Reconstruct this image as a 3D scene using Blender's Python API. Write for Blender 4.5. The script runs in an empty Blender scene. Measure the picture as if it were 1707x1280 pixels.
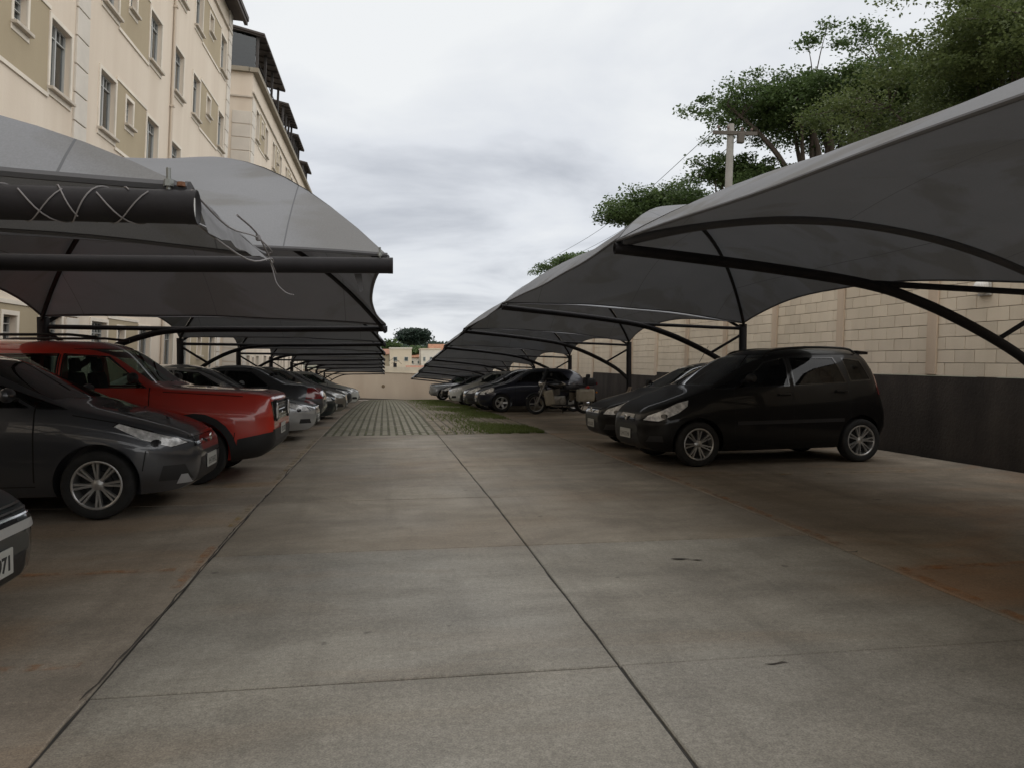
import bpy, bmesh, math, random
import numpy as np
from mathutils import Vector, Matrix

random.seed(7); rng = np.random.default_rng(7)
SC = bpy.context.scene
COL = SC.collection
R = math.radians

# ------------------------------------------------------------------ camera
CAM_H = 1.42
cam = bpy.data.cameras.new('camera')
cam.sensor_width = 36.0; cam.lens = 1330.0 * 36 / 1707
cam.clip_start = 0.05; cam.clip_end = 3000
cam_o = bpy.data.objects.new('camera', cam); COL.objects.link(cam_o)
cam_o.location = (0, 0, CAM_H)
cam_o.rotation_euler = (R(90) - math.atan(40 / 1330), 0, -R(9.1))
SC.camera = cam_o

# ------------------------------------------------------------------ sky (overcast)
SUN_EL, SUN_AZ = R(64), R(140)
W = bpy.data.worlds.new('World'); SC.world = W; W.use_nodes = True
nt = W.node_tree; nt.nodes.clear()
def N(tree, t, **kw):
    n = tree.nodes.new(t)
    for k, v in kw.items(): setattr(n, k, v)
    return n
wo = N(nt, 'ShaderNodeOutputWorld'); bg = N(nt, 'ShaderNodeBackground')
bg.inputs['Strength'].default_value = 0.1
sky = N(nt, 'ShaderNodeTexSky'); sky.sky_type = 'NISHITA'; sky.sun_disc = False
sky.sun_elevation = SUN_EL; sky.sun_rotation = SUN_AZ
tc = N(nt, 'ShaderNodeTexCoord')
sep = N(nt, 'ShaderNodeSeparateXYZ'); nt.links.new(tc.outputs['Generated'], sep.inputs[0])
# a flat cloud layer: direction divided by its height, so that the clouds flatten to the horizon
zz = N(nt, 'ShaderNodeMath', operation='ADD'); zz.inputs[1].default_value = 0.16
zm = N(nt, 'ShaderNodeMath', operation='MAXIMUM'); zm.inputs[1].default_value = 0.0
nt.links.new(sep.outputs[2], zm.inputs[0]); nt.links.new(zm.outputs[0], zz.inputs[0])
dv = N(nt, 'ShaderNodeVectorMath', operation='DIVIDE')
cmb = N(nt, 'ShaderNodeCombineXYZ')
for i in range(3): nt.links.new(zz.outputs[0], cmb.inputs[i])
nt.links.new(tc.outputs['Generated'], dv.inputs[0]); nt.links.new(cmb.outputs[0], dv.inputs[1])
nz = N(nt, 'ShaderNodeTexNoise'); nz.inputs['Scale'].default_value = 0.9
nz.inputs['Detail'].default_value = 7; nz.inputs['Roughness'].default_value = 0.52
nz.inputs['Distortion'].default_value = 0.4
nt.links.new(dv.outputs[0], nz.inputs['Vector'])
cr = N(nt, 'ShaderNodeValToRGB')
e = cr.color_ramp.elements
e[0].position = 0.36; e[0].color = (3.15, 3.30, 3.60, 1)
e[1].position = 0.64; e[1].color = (5.3, 5.4, 5.45, 1)
m_ = cr.color_ramp.elements.new(0.48); m_.color = (4.45, 4.6, 4.85, 1)
nt.links.new(nz.outputs['Fac'], cr.inputs[0])
mx = N(nt, 'ShaderNodeMixRGB'); mx.inputs[0].default_value = 0.96
nt.links.new(sky.outputs[0], mx.inputs[1]); nt.links.new(cr.outputs[0], mx.inputs[2])
nt.links.new(mx.outputs[0], bg.inputs['Color']); nt.links.new(bg.outputs[0], wo.inputs[0])

sun = bpy.data.lights.new('sun', 'SUN'); sun.energy = 1.5; sun.angle = R(150); sun.color = (1, 0.96, 0.9)
sun_o = bpy.data.objects.new('sun', sun); COL.objects.link(sun_o)
sun_o.rotation_euler = (R(90) - SUN_EL, 0, math.pi - SUN_AZ)

SC.view_settings.view_transform = 'Standard'; SC.view_settings.look = 'None'
SC.view_settings.exposure = 0.76; SC.view_settings.gamma = 1.0
SC.view_settings.use_curve_mapping = False
SC.cycles.max_bounces = 8; SC.cycles.transparent_max_bounces = 12

# ------------------------------------------------------------------ materials
MATS = {}
def mat(name, col, rough=0.6, metal=0.0, coat=0.0, var=0.0, vscale=2.0, col2=None, bump=0.0, bscale=40.0,
        spec=None, detail=6, coords='world', streak=None, rnd=0.0):
    if name in MATS: return MATS[name]
    m = bpy.data.materials.new(name); m.use_nodes = True
    t = m.node_tree; b = t.nodes['Principled BSDF']
    b.inputs['Base Color'].default_value = (*col, 1); b.inputs['Roughness'].default_value = rough
    b.inputs['Metallic'].default_value = metal; b.inputs['Coat Weight'].default_value = coat
    b.inputs['Coat Roughness'].default_value = 0.04
    if spec is not None: b.inputs['Specular IOR Level'].default_value = spec
    if var > 0 or col2 or bump > 0:
        if coords == 'world':
            g = N(t, 'ShaderNodeNewGeometry'); vec = g.outputs['Position']
        else:
            g = N(t, 'ShaderNodeTexCoord'); vec = g.outputs['Object']
    if var > 0 or col2:
        if streak:
            mp = N(t, 'ShaderNodeMapping'); mp.inputs['Scale'].default_value = streak
            t.links.new(vec, mp.inputs['Vector']); v2 = mp.outputs[0]
        else: v2 = vec
        n = N(t, 'ShaderNodeTexNoise'); n.inputs['Scale'].default_value = vscale
        n.inputs['Detail'].default_value = detail; n.inputs['Roughness'].default_value = 0.6
        t.links.new(v2, n.inputs['Vector'])
        r = N(t, 'ShaderNodeValToRGB'); r.color_ramp.elements[0].position = 0.3; r.color_ramp.elements[1].position = 0.7
        c2 = col2 or tuple(max(0, c * (1 - var)) for c in col)
        c1 = col if col2 else tuple(min(1, c * (1 + var * 0.6)) for c in col)
        r.color_ramp.elements[0].color = (*c2, 1); r.color_ramp.elements[1].color = (*c1, 1)
        t.links.new(n.outputs['Fac'], r.inputs[0]); t.links.new(r.outputs[0], b.inputs['Base Color'])
    if rnd > 0:
        oi = N(t, 'ShaderNodeObjectInfo'); mr = N(t, 'ShaderNodeMapRange'); mr.inputs['To Min'].default_value = 1 - rnd; mr.inputs['To Max'].default_value = 1 + rnd * .5
        t.links.new(oi.outputs['Random'], mr.inputs[0]); mm = N(t, 'ShaderNodeMixRGB'); mm.blend_type = 'MULTIPLY'; mm.inputs[0].default_value = 1
        t.links.new(b.inputs['Base Color'].links[0].from_socket, mm.inputs[1]); t.links.new(mr.outputs[0], mm.inputs[2]); t.links.new(mm.outputs[0], b.inputs['Base Color'])
    if bump > 0:
        n2 = N(t, 'ShaderNodeTexNoise'); n2.inputs['Scale'].default_value = bscale; n2.inputs['Detail'].default_value = 4
        t.links.new(vec, n2.inputs['Vector'])
        bp = N(t, 'ShaderNodeBump'); bp.inputs['Strength'].default_value = bump; bp.inputs['Distance'].default_value = 0.01
        t.links.new(n2.outputs['Fac'], bp.inputs['Height']); t.links.new(bp.outputs[0], b.inputs['Normal'])
    MATS[name] = m
    return m

def paint(name, col, metal=0.0, rough=0.35, coat=1.0, spec=None):
    return mat(name, col, rough, metal, coat=coat, spec=spec, var=0.06, vscale=3, coords='obj')

def glass(name, tint, refl=1.0):
    if name in MATS: return MATS[name]
    m = bpy.data.materials.new(name); m.use_nodes = True
    t = m.node_tree; t.nodes.clear()
    o = N(t, 'ShaderNodeOutputMaterial'); mxs = N(t, 'ShaderNodeMixShader')
    tr = N(t, 'ShaderNodeBsdfTransparent'); tr.inputs[0].default_value = (*tint, 1)
    gl = N(t, 'ShaderNodeBsdfGlossy'); gl.inputs['Roughness'].default_value = 0.02; gl.inputs[0].default_value = (1, 1, 1, 1)
    lw = N(t, 'ShaderNodeLayerWeight'); lw.inputs[0].default_value = 0.5
    pw = N(t, 'ShaderNodeMath', operation='POWER'); pw.inputs[1].default_value = 4.5
    mu = N(t, 'ShaderNodeMath', operation='MULTIPLY_ADD'); mu.inputs[1].default_value = 0.9 * min(1, refl); mu.inputs[2].default_value = 0.045 * refl
    t.links.new(lw.outputs['Facing'], pw.inputs[0]); t.links.new(pw.outputs[0], mu.inputs[0]); t.links.new(mu.outputs[0], mxs.inputs[0])
    t.links.new(tr.outputs[0], mxs.inputs[1]); t.links.new(gl.outputs[0], mxs.inputs[2])
    t.links.new(mxs.outputs[0], o.inputs[0])
    MATS[name] = m
    return m

def concrete(name, base, dark, rust, grain=1.0, rust_amt=0.5):
    """weathered concrete: broad stains, streaks, rust-brown blotches, fine aggregate grain"""
    m = bpy.data.materials.new(name); m.use_nodes = True
    t = m.node_tree; b = t.nodes['Principled BSDF']; L = t.links.new
    geo = N(t, 'ShaderNodeNewGeometry'); P = geo.outputs['Position']
    def noise(sc, det=5, rough=0.6, vec=P, dist=0.0):
        n = N(t, 'ShaderNodeTexNoise'); n.inputs['Scale'].default_value = sc; n.inputs['Detail'].default_value = det
        n.inputs['Roughness'].default_value = rough; n.inputs['Distortion'].default_value = dist; L(vec, n.inputs['Vector']); return n.outputs['Fac']
    def ramp(f, p0, p1, c0=(0, 0, 0), c1=(1, 1, 1)):
        r = N(t, 'ShaderNodeValToRGB'); r.color_ramp.elements[0].position = p0; r.color_ramp.elements[1].position = p1
        r.color_ramp.elements[0].color = (*c0, 1); r.color_ramp.elements[1].color = (*c1, 1); L(f, r.inputs[0]); return r.outputs[0]
    def mixc(f, a, c, mode='MIX'):
        x = N(t, 'ShaderNodeMixRGB'); x.blend_type = mode
        for i, v in ((0, f), (1, a), (2, c)):
            if isinstance(v, (int, float)): x.inputs[i].default_value = v
            elif isinstance(v, tuple): x.inputs[i].default_value = (*v, 1)
            else: L(v, x.inputs[i])
        return x.outputs[0]
    c = mixc(ramp(noise(0.55, 7, 0.68, dist=0.9), 0.38, 0.62), dark, base)
    c = mixc(ramp(noise(0.33, 3, 0.5), 0.45, 0.62, (0, 0, 0), (0.5,) * 3), c, tuple(q * k for q, k in zip(base, (0.86, 0.90, 0.98))))
    mp = N(t, 'ShaderNodeMapping'); mp.inputs['Scale'].default_value = (0.8, 1.7, 1); L(P, mp.inputs['Vector'])
    c = mixc(ramp(noise(1.3, 6, 0.65, mp.outputs[0]), 0.42, 0.72, (0, 0, 0), (0.6,) * 3), c, tuple(x * 0.62 for x in dark))
    c = mixc(ramp(noise(0.42, 4, 0.55, mp.outputs[0], 0.8), 0.52, 0.70, (0, 0, 0), (rust_amt,) * 3), c, rust)
    # tyre grime and oil drips
    c = mixc(ramp(noise(2.3, 3, 0.5, dist=1.0), 0.66, 0.78, (0, 0, 0), (0.4,) * 3), c, tuple(x * 0.45 for x in dark))
    mp3 = N(t, 'ShaderNodeMapping'); mp3.inputs['Scale'].default_value = (2.6, 0.16, 1); L(P, mp3.inputs['Vector'])
    c = mixc(ramp(noise(1.0, 5, 0.6, mp3.outputs[0], 0.3), 0.50, 0.72, (0, 0, 0), (0.38,) * 3), c, tuple(x * 0.6 for x in dark))
    # small oil drips
    c = mixc(ramp(noise(7.5, 2, 0.4), 0.74, 0.78, (0, 0, 0), (0.6,) * 3), c, tuple(x * 0.35 for x in dark))
    # pale scuffs
    c = mixc(ramp(noise(3.1, 8, 0.7), 0.60, 0.74, (0, 0, 0), (0.25,) * 3), c, tuple(min(1, x * 1.5) for x in base))
    # aggregate grain
    vz = N(t, 'ShaderNodeTexVoronoi'); vz.inputs['Scale'].default_value = 95; L(P, vz.inputs['Vector'])
    gr = ramp(noise(130, 3, 0.7), 0.30, 0.72, (1 - 0.42 * grain,) * 3, (1 + 0.30 * grain,) * 3)
    c = mixc(1.0, c, gr, 'MULTIPLY')
    gr2 = ramp(noise(34, 4, 0.7), 0.32, 0.7, (1 - 0.22 * grain,) * 3, (1 + 0.16 * grain,) * 3)
    c = mixc(1.0, c, gr2, 'MULTIPLY')
    L(c, b.inputs['Base Color'])
    rr = ramp(noise(0.8, 4), 0.3, 0.7, (0.62,) * 3, (0.9,) * 3); L(rr, b.inputs['Roughness'])
    b.inputs['Specular IOR Level'].default_value = 0.35
    bp = N(t, 'ShaderNodeBump'); bp.inputs['Strength'].default_value = 0.5 * grain; bp.inputs['Distance'].default_value = 0.004
    L(noise(150, 3, 0.7), bp.inputs['Height']); L(bp.outputs[0], b.inputs['Normal'])
    return m

def fabric(name, col, seam=1.75):
    m = bpy.data.materials.new(name); m.use_nodes = True
    t = m.node_tree; t.nodes.clear(); L = t.links.new
    o = N(t, 'ShaderNodeOutputMaterial'); df = N(t, 'ShaderNodeBsdfDiffuse'); tr = N(t, 'ShaderNodeBsdfTranslucent')
    mxs = N(t, 'ShaderNodeMixShader'); mxs.inputs[0].default_value = 0.085
    g = N(t, 'ShaderNodeNewGeometry'); tcn = N(t, 'ShaderNodeTexCoord')
    n = N(t, 'ShaderNodeTexNoise'); n.inputs['Scale'].default_value = 1.1; n.inputs['Detail'].default_value = 6
    L(g.outputs['Position'], n.inputs['Vector'])
    r = N(t, 'ShaderNodeValToRGB'); r.color_ramp.elements[0].position = 0.3; r.color_ramp.elements[1].position = 0.7
    r.color_ramp.elements[0].color = (*[c * 0.93 for c in col], 1); r.color_ramp.elements[1].color = (*[c * 1.05 for c in col], 1)
    L(n.outputs['Fac'], r.inputs[0])
    # water stains
    ns = N(t, 'ShaderNodeTexNoise'); ns.inputs['Scale'].default_value = 0.7; ns.inputs['Detail'].default_value = 7; ns.inputs['Distortion'].default_value = 1.2
    L(g.outputs['Position'], ns.inputs['Vector'])
    rs_ = N(t, 'ShaderNodeValToRGB'); rs_.color_ramp.elements[0].position = 0.52; rs_.color_ramp.elements[1].position = 0.60
    rs_.color_ramp.elements[0].color = (1, 1, 1, 1); rs_.color_ramp.elements[1].color = (.86, .84, .80, 1); L(ns.outputs['Fac'], rs_.inputs[0])
    # fine knit
    n3 = N(t, 'ShaderNodeTexNoise'); n3.inputs['Scale'].default_value = 190; n3.inputs['Detail'].default_value = 3
    mp = N(t, 'ShaderNodeMapping'); mp.inputs['Scale'].default_value = (1.0, 0.35, 1); L(g.outputs['Position'], mp.inputs['Vector']); L(mp.outputs[0], n3.inputs['Vector'])
    r3 = N(t, 'ShaderNodeValToRGB'); r3.color_ramp.elements[0].position = 0.3; r3.color_ramp.elements[1].position = 0.7
    r3.color_ramp.elements[0].color = (0.93, 0.93, 0.93, 1); r3.color_ramp.elements[1].color = (1.06, 1.06, 1.06, 1); L(n3.outputs['Fac'], r3.inputs[0])
    mu = N(t, 'ShaderNodeMixRGB'); mu.blend_type = 'MULTIPLY'; mu.inputs[0].default_value = 1
    mw = N(t, 'ShaderNodeMixRGB'); mw.blend_type = 'MULTIPLY'; mw.inputs[0].default_value = 1; L(r.outputs[0], mw.inputs[1]); L(rs_.outputs[0], mw.inputs[2])
    L(mw.outputs[0], mu.inputs[1]); L(r3.outputs[0], mu.inputs[2])
    # sewn seams across the cloth (dark thread line every SEAM metres of the cloth's own x)
    sx = N(t, 'ShaderNodeSeparateXYZ'); L(tcn.outputs['Object'], sx.inputs[0])
    md = N(t, 'ShaderNodeMath', operation='PINGPONG'); md.inputs[1].default_value = seam / 2; L(sx.outputs[0], md.inputs[0])
    lt = N(t, 'ShaderNodeMath', operation='LESS_THAN'); lt.inputs[1].default_value = 0.004; L(md.outputs[0], lt.inputs[0])
    mu2 = N(t, 'ShaderNodeMixRGB'); L(lt.outputs[0], mu2.inputs[0]); L(mu.outputs[0], mu2.inputs[1]); mu2.inputs[2].default_value = (*[c * 0.6 for c in col], 1)
    L(mu2.outputs[0], df.inputs[0]); L(mu2.outputs[0], tr.inputs[0])
    L(df.outputs[0], mxs.inputs[1]); L(tr.outputs[0], mxs.inputs[2]); L(mxs.outputs[0], o.inputs[0])
    return m

def leafmat(name, c1, c2):
    m = bpy.data.materials.new(name); m.use_nodes = True
    t = m.node_tree; t.nodes.clear(); L = t.links.new
    o = N(t, 'ShaderNodeOutputMaterial'); pr = N(t, 'ShaderNodeBsdfPrincipled'); tr = N(t, 'ShaderNodeBsdfTranslucent')
    mxs = N(t, 'ShaderNodeMixShader'); mxs.inputs[0].default_value = 0.42
    g = N(t, 'ShaderNodeNewGeometry'); n = N(t, 'ShaderNodeTexNoise'); n.inputs['Scale'].default_value = 0.9; n.inputs['Detail'].default_value = 8
    n.inputs['Roughness'].default_value = 0.75
    L(g.outputs['Position'], n.inputs['Vector'])
    r = N(t, 'ShaderNodeValToRGB'); r.color_ramp.elements[0].position = 0.32; r.color_ramp.elements[1].position = 0.68
    r.color_ramp.elements[0].color = (*c1, 1); r.color_ramp.elements[1].color = (*c2, 1); L(n.outputs['Fac'], r.inputs[0])
    L(r.outputs[0], pr.inputs['Base Color']); L(r.outputs[0], tr.inputs[0]); pr.inputs['Roughness'].default_value = 0.5
    pr.inputs['Specular IOR Level'].default_value = 0.3
    L(pr.outputs[0], mxs.inputs[1]); L(tr.outputs[0], mxs.inputs[2]); L(mxs.outputs[0], o.inputs[0])
    return m

# ------------------------------------------------------------------ mesh helpers
class MB:
    """collects boxes, tubes and polygons into ONE mesh object"""
    def __init__(s): s.v = []; s.f = []; s.m = []; s.sm = []
    def poly(s, pts, mi=0, smooth=False):
        n = len(s.v); s.v += [tuple(p) for p in pts]; s.f.append(list(range(n, n + len(pts)))); s.m.append(mi); s.sm.append(smooth); return s
    def grid(s, rows, mi=0, smooth=True, closed=False):
        n = len(s.v); h = len(rows); w = len(rows[0])
        for r_ in rows: s.v += [tuple(p) for p in r_]
        for i in range(h - 1):
            for j in range(w if closed else w - 1):
                k = (j + 1) % w
                s.f.append([n + i * w + j, n + i * w + k, n + (i + 1) * w + k, n + (i + 1) * w + j]); s.m.append(mi); s.sm.append(smooth)
        return s
    def box(s, c, d, mi=0, rz=0.0, ry=0.0, bev=0.0):
        x, y, z = [q / 2 for q in d]
        if bev <= 0:
            pts = [(-x, -y, -z), (x, -y, -z), (x, y, -z), (-x, y, -z), (-x, -y, z), (x, -y, z), (x, y, z), (-x, y, z)]
            fs = [(3, 2, 1, 0), (4, 5, 6, 7), (0, 1, 5, 4), (1, 2, 6, 5), (2, 3, 7, 6), (3, 0, 4, 7)]
        else:
            b = min(bev, x * .9, y * .9, z * .9); pts = []; 
            ring = lambda q, zz_: [(-x + q, -y, zz_), (x - q, -y, zz_), (x, -y + q, zz_), (x, y - q, zz_), (x - q, y, zz_), (-x + q, y, zz_), (-x, y - q, zz_), (-x, -y + q, zz_)]
            inn = lambda zz_: [(-x + b, -y + b * .3, zz_), (x - b, -y + b * .3, zz_), (x - b * .3, -y + b, zz_), (x - b * .3, y - b, zz_), (x - b, y - b * .3, zz_), (-x + b, y - b * .3, zz_), (-x + b * .3, y - b, zz_), (-x + b * .3, -y + b, zz_)]
            pts = inn(-z) + ring(b, -z + b) + ring(b, z - b) + inn(z)
            fs = [tuple(range(7, -1, -1)), tuple(range(24, 32))]
            for l in range(3):
                for k in range(8):
                    fs.append((l * 8 + k, l * 8 + (k + 1) % 8, l * 8 + 8 + (k + 1) % 8, l * 8 + 8 + k))
        cz, sz = math.cos(rz), math.sin(rz); cy, sy = math.cos(ry), math.sin(ry)
        n = len(s.v)
        for (px, py, pz) in pts:
            px, pz = px * cy + pz * sy, -px * sy + pz * cy
            px, py = px * cz - py * sz, px * sz + py * cz
            s.v.append((px + c[0], py + c[1], pz + c[2]))
        for f in fs: s.f.append([n + i for i in f]); s.m.append(mi); s.sm.append(False)
        return s
    def tube(s, pts, r, n=10, mi=0, cap=True):
        pts = [Vector(p) for p in pts]; rr = r if isinstance(r, (list, tuple, np.ndarray)) else [r] * len(pts)
        rows = []; prev = None
        for i, p in enumerate(pts):
            a = pts[max(0, i - 1)]; b = pts[min(len(pts) - 1, i + 1)]
            d = (b - a).normalized()
            if prev is None:
                up = Vector((0, 0, 1)) if abs(d.z) < 0.9 else Vector((0, 1, 0))
                u = d.cross(up).normalized()
            else:
                u = (prev - d * prev.dot(d)).normalized()
            prev = u; w = d.cross(u)
            rows.append([p + (u * math.cos(2 * math.pi * k / n) + w * math.sin(2 * math.pi * k / n)) * rr[i] for k in range(n)])
        s.grid(rows, mi, True, True)
        if cap:
            s.poly(rows[0][::-1], mi); s.poly(rows[-1], mi)
        return s
    def lathe(s, prof, axis='y', n=24, c=(0, 0, 0), mi=0, smooth=True):
        """PROF: (radius, along axis)"""
        rows = []
        for (r_, a) in prof:
            row = []
            for k in range(n):
                t = 2 * math.pi * k / n; p, q = r_ * math.cos(t), r_ * math.sin(t)
                row.append({'y': (c[0] + p, c[1] + a, c[2] + q), 'z': (c[0] + p, c[1] + q, c[2] + a), 'x': (c[0] + a, c[1] + p, c[2] + q)}[axis])
            rows.append(row)
        return s.grid(rows, mi, smooth, True)
    def mesh(s, name, mats, sharp=40, merge=False):
        me = bpy.data.meshes.new(name); me.from_pydata([tuple(map(float, p)) for p in s.v], [], s.f)
        for m in (mats if isinstance(mats, (list, tuple)) else [mats]): me.materials.append(m)
        if s.f:
            me.polygons.foreach_set('material_index', s.m); me.polygons.foreach_set('use_smooth', s.sm)
        if merge:
            bm = bmesh.new(); bm.from_mesh(me); bmesh.ops.remove_doubles(bm, verts=bm.verts, dist=1e-4)
            bmesh.ops.recalc_face_normals(bm, faces=bm.faces); bm.to_mesh(me); bm.free()
        if sharp and any(s.sm): me.set_sharp_from_angle(angle=R(sharp))
        me.update(); return me
    def build(s, name, mats, parent=None, **kw):
        return link(name, s.mesh(name, mats, **kw), parent)

def link(name, me, parent=None, loc=None, rot=None):
    o = bpy.data.objects.new(name, me); COL.objects.link(o)
    if parent: o.parent = parent
    if loc is not None: o.location = loc
    if rot is not None: o.rotation_euler = rot
    return o
def tag(o, label, cat, group=None):
    o['label'] = label; o['category'] = cat
    if group: o['group'] = group
    return o
def thing(name, label, cat, loc=(0, 0, 0), rot=(0, 0, 0), group=None):
    o = bpy.data.objects.new(name, None); COL.objects.link(o); o.location = loc; o.rotation_euler = rot
    o.empty_display_size = 0.2
    return tag(o, label, cat, group)
def struct(o, kind='structure'): o['kind'] = kind; return o

GX = [-50, 0, 8, 16, 23.5, 31, 38, 46, 53, 60, 70, 85, 100, 130, 170, 250, 400, 1500]
GZ = [0, 0, 0, -.10, -.22, -.42, -.65, -.93, -1.22, -1.55, -2.0, -2.2, -1.9, -.9, .5, 3.0, 5.0, 6.0]
def g(y): return float(np.interp(y, GX, GZ))
# ------------------------------------------------------------------ ground
M_dirt = mat('ground_soil', (0.12, 0.105, 0.075), 0.95, var=0.5, vscale=0.15, col2=(0.07, 0.085, 0.04))
M_joint = mat('joint_dark', (0.035, 0.032, 0.028), 0.95, var=0.3, vscale=5)
M_conc_near = concrete('concrete_near', (0.345, 0.320, 0.268), (0.235, 0.214, 0.178), (0.27, 0.20, 0.135), 0.9, 0.5)
M_conc_mid = concrete('concrete_mid', (0.335, 0.292, 0.228), (0.220, 0.188, 0.147), (0.25, 0.18, 0.115), 0.7, 0.45)
M_conc_left = concrete('concrete_stall_left', (0.38, 0.325, 0.256), (0.25, 0.211, 0.166), (0.33, 0.21, 0.115), 0.8, 0.6)
M_conc_right = concrete('concrete_stall_right', (0.37, 0.312, 0.240), (0.225, 0.186, 0.142), (0.36, 0.20, 0.10), 0.8, 0.6)

ys = sorted(set([-40, -20, -8] + list(np.arange(-4, 90, 2.0)) + [100, 115, 130, 150, 170, 200, 250, 320, 400, 700, 1500]))
xs = [-1200, -400, -150, -60, -30, -12, -5, 0, 5, 12, 30, 60, 150, 400, 1200]
mb = MB(); mb.grid([[(x, y, g(y) - 0.05) for x in xs] for y in ys])
struct(mb.build('ground', M_joint if False else M_dirt))
# the dark bed that shows in the slab joints
bed = struct(MB().grid([[(x, y, g(y) - 0.012) for x in (-6.1, 8.05)] for y in np.arange(-30, 70.01, 1.0)]).build('parking_pavement', M_joint))

XJ = [-6.05, -1.235, 1.075, 3.40, 8.02]
def slab(x0, x1, y0, y1, m, top=0.0, jag=None):
    j = 0.006
    x0 += j; x1 -= j; y0 += j; y1 -= j
    n = max(2, int((y1 - y0) / 0.22) + 1); yy = np.linspace(y0, y1, n)
    b = 0.006
    rows = []
    for i, y in enumerate(yy):
        yb = y + (b if i == 0 else -b if i == n - 1 else 0)
        z = g(y) + top; ja, jb = random.uniform(0, .007) * (random.random() < .5), random.uniform(0, .007) * (random.random() < .5)
        rows.append([(x0 + ja, y, z - 0.05), (x0 + ja, y, z - b), (x0 + b + ja * 1.8, yb, z), (x1 - b - jb * 1.8, yb, z), (x1 - jb, y, z - b), (x1 - jb, y, z - 0.05)])
    mb = MB(); mb.grid(rows, smooth=False)
    mb.poly([rows[0][k] for k in (0, 5, 4, 1)]); mb.poly([rows[0][k] for k in (1, 4, 3, 2)])
    mb.poly([rows[-1][k] for k in (1, 4, 5, 0)]); mb.poly([rows[-1][k] for k in (2, 3, 4, 1)])
    return mb.build('concrete_slab', m, bed)
YL = [-30, -20, -10, -2.0, 1.0, 3.55, 6.0, 8.2, 10.9, 13.6, 16.35]
for i in range(len(YL) - 1):
    y0, y1 = YL[i], YL[i + 1]
    m = M_conc_near if y1 <= 6.01 else M_conc_mid
    dz = [0, .002, -.001, 0.001, -.002, .001, 0, .002][i % 8]
    slab(XJ[1], XJ[2], y0, y1, m, dz); slab(XJ[2], XJ[3], y0, y1, m, -dz)
YS = [-30, -16, -2, 3.55, 8.2, 13.6, 18.7, 24, 29.5, 35, 41, 47, 54, 62, 69.9]
for i in range(len(YS) - 1):
    slab(XJ[0], XJ[1], YS[i], YS[i + 1], M_conc_left, .001 * (-1) ** i)
YS2 = [-30, -16, -2, 2.8, 6.0, 10.9, 16.35, 22.2, 29.5, 37, 45, 53, 62, 69.9]
for i in range(len(YS2) - 1):
    slab(XJ[3], XJ[4], YS2[i], YS2[i + 1], M_conc_right, -.001 * (-1) ** i)

# irregular crack running along the left joint, patched in places
M_crack = mat('crack_dark', (0.055, 0.047, 0.04), 1.0)
def crack(pts, w, name='crack'):
    mb = MB(); l = []; r_ = []
    for i, (x, y) in enumerate(pts):
        a = pts[max(0, i - 1)]; b = pts[min(len(pts) - 1, i + 1)]
        dx, dy = b[0] - a[0], b[1] - a[1]; q = math.hypot(dx, dy) or 1
        ww = w * (0.35 + random.random()) * (0.25 if i in (0, len(pts) - 1) else 1)
        l.append((x - dy / q * ww, y + dx / q * ww, g(y) + 0.0055)); r_.append((x + dy / q * ww, y - dx / q * ww, g(y) + 0.0055))
    mb.grid([l, r_], smooth=False); return mb.build(name, M_crack, bed)
x, pts = -1.26, []
for y in np.arange(3.52, 12.6, 0.09):
    x += random.uniform(-.010, .011) + (-1.238 - x) * 0.16; pts.append((x, float(y)))
crack(pts, 0.006)
x, pts = -1.42, []
for y in np.arange(3.5, 3.95, 0.06):
    x += random.uniform(-.02, .05); pts.append((x, float(y)))
pass
pts = [(2.02 + i * .035 + random.uniform(-.01, .01), 5.42 - i * .012 + random.uniform(-.012, .012)) for i in range(7)]
crack(pts, 0.014)
for (xa, ya) in ((3.35, 5.4), (1.75, 3.45), (-3.2, 5.6), (4.9, 7.4)):
    pts = [(xa + i * .03, ya + random.uniform(-.012, .012)) for i in range(5)]; crack(pts, 0.008)

# worn yellow bay lines (thin sheets of paint, worn through)
def wornpaint(name, col, keep):
    m = bpy.data.materials.new(name); m.use_nodes = True
    t = m.node_tree; b = t.nodes['Principled BSDF']; L = t.links.new
    geo = N(t, 'ShaderNodeNewGeometry')
    n = N(t, 'ShaderNodeTexNoise'); n.inputs['Scale'].default_value = 5.5; n.inputs['Detail'].default_value = 9; n.inputs['Roughness'].default_value = 0.78
    L(geo.outputs['Position'], n.inputs['Vector'])
    r = N(t, 'ShaderNodeValToRGB'); r.color_ramp.elements[0].position = keep; r.color_ramp.elements[1].position = keep + .16
    r.color_ramp.elements[0].color = (0, 0, 0, 1); r.color_ramp.elements[1].color = (.5, .5, .5, 1); L(n.outputs['Fac'], r.inputs[0])
    b.inputs['Base Color'].default_value = (*col, 1); b.inputs['Roughness'].default_value = 0.8
    L(r.outputs[0], b.inputs['Alpha']); return m
M_yel = wornpaint('worn_yellow_paint', (0.42, 0.27, 0.06), 0.46)
M_org = wornpaint('worn_orange_paint', (0.46, 0.19, 0.05), 0.44)
def paint_strip(x0, x1, y0, y1, m):
    yy = np.linspace(y0, y1, max(2, int((y1 - y0) / .7) + 1))
    return MB().grid([[(x0, y, g(y) + .0045), (x1, y, g(y) + .0045)] for y in yy], smooth=False).build('bay_line', m, bed)
paint_strip(-1.325, -1.262, 5.2, 6.35, M_org)
paint_strip(-1.325, -1.262, 7.0, 8.1, M_yel); paint_strip(-1.325, -1.262, 9.6, 16.0, M_yel)
paint_strip(3.425, 3.50, 3.4, 5.0, M_org); paint_strip(3.425, 3.50, 5.6, 13.5, M_org)
paint_strip(-2.6, -1.4, 5.62, 5.70, M_org); paint_strip(-3.5, -1.4, 9.36, 9.44, M_yel); paint_strip(-3.4, -1.4, 3.9, 3.98, M_org)
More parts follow.
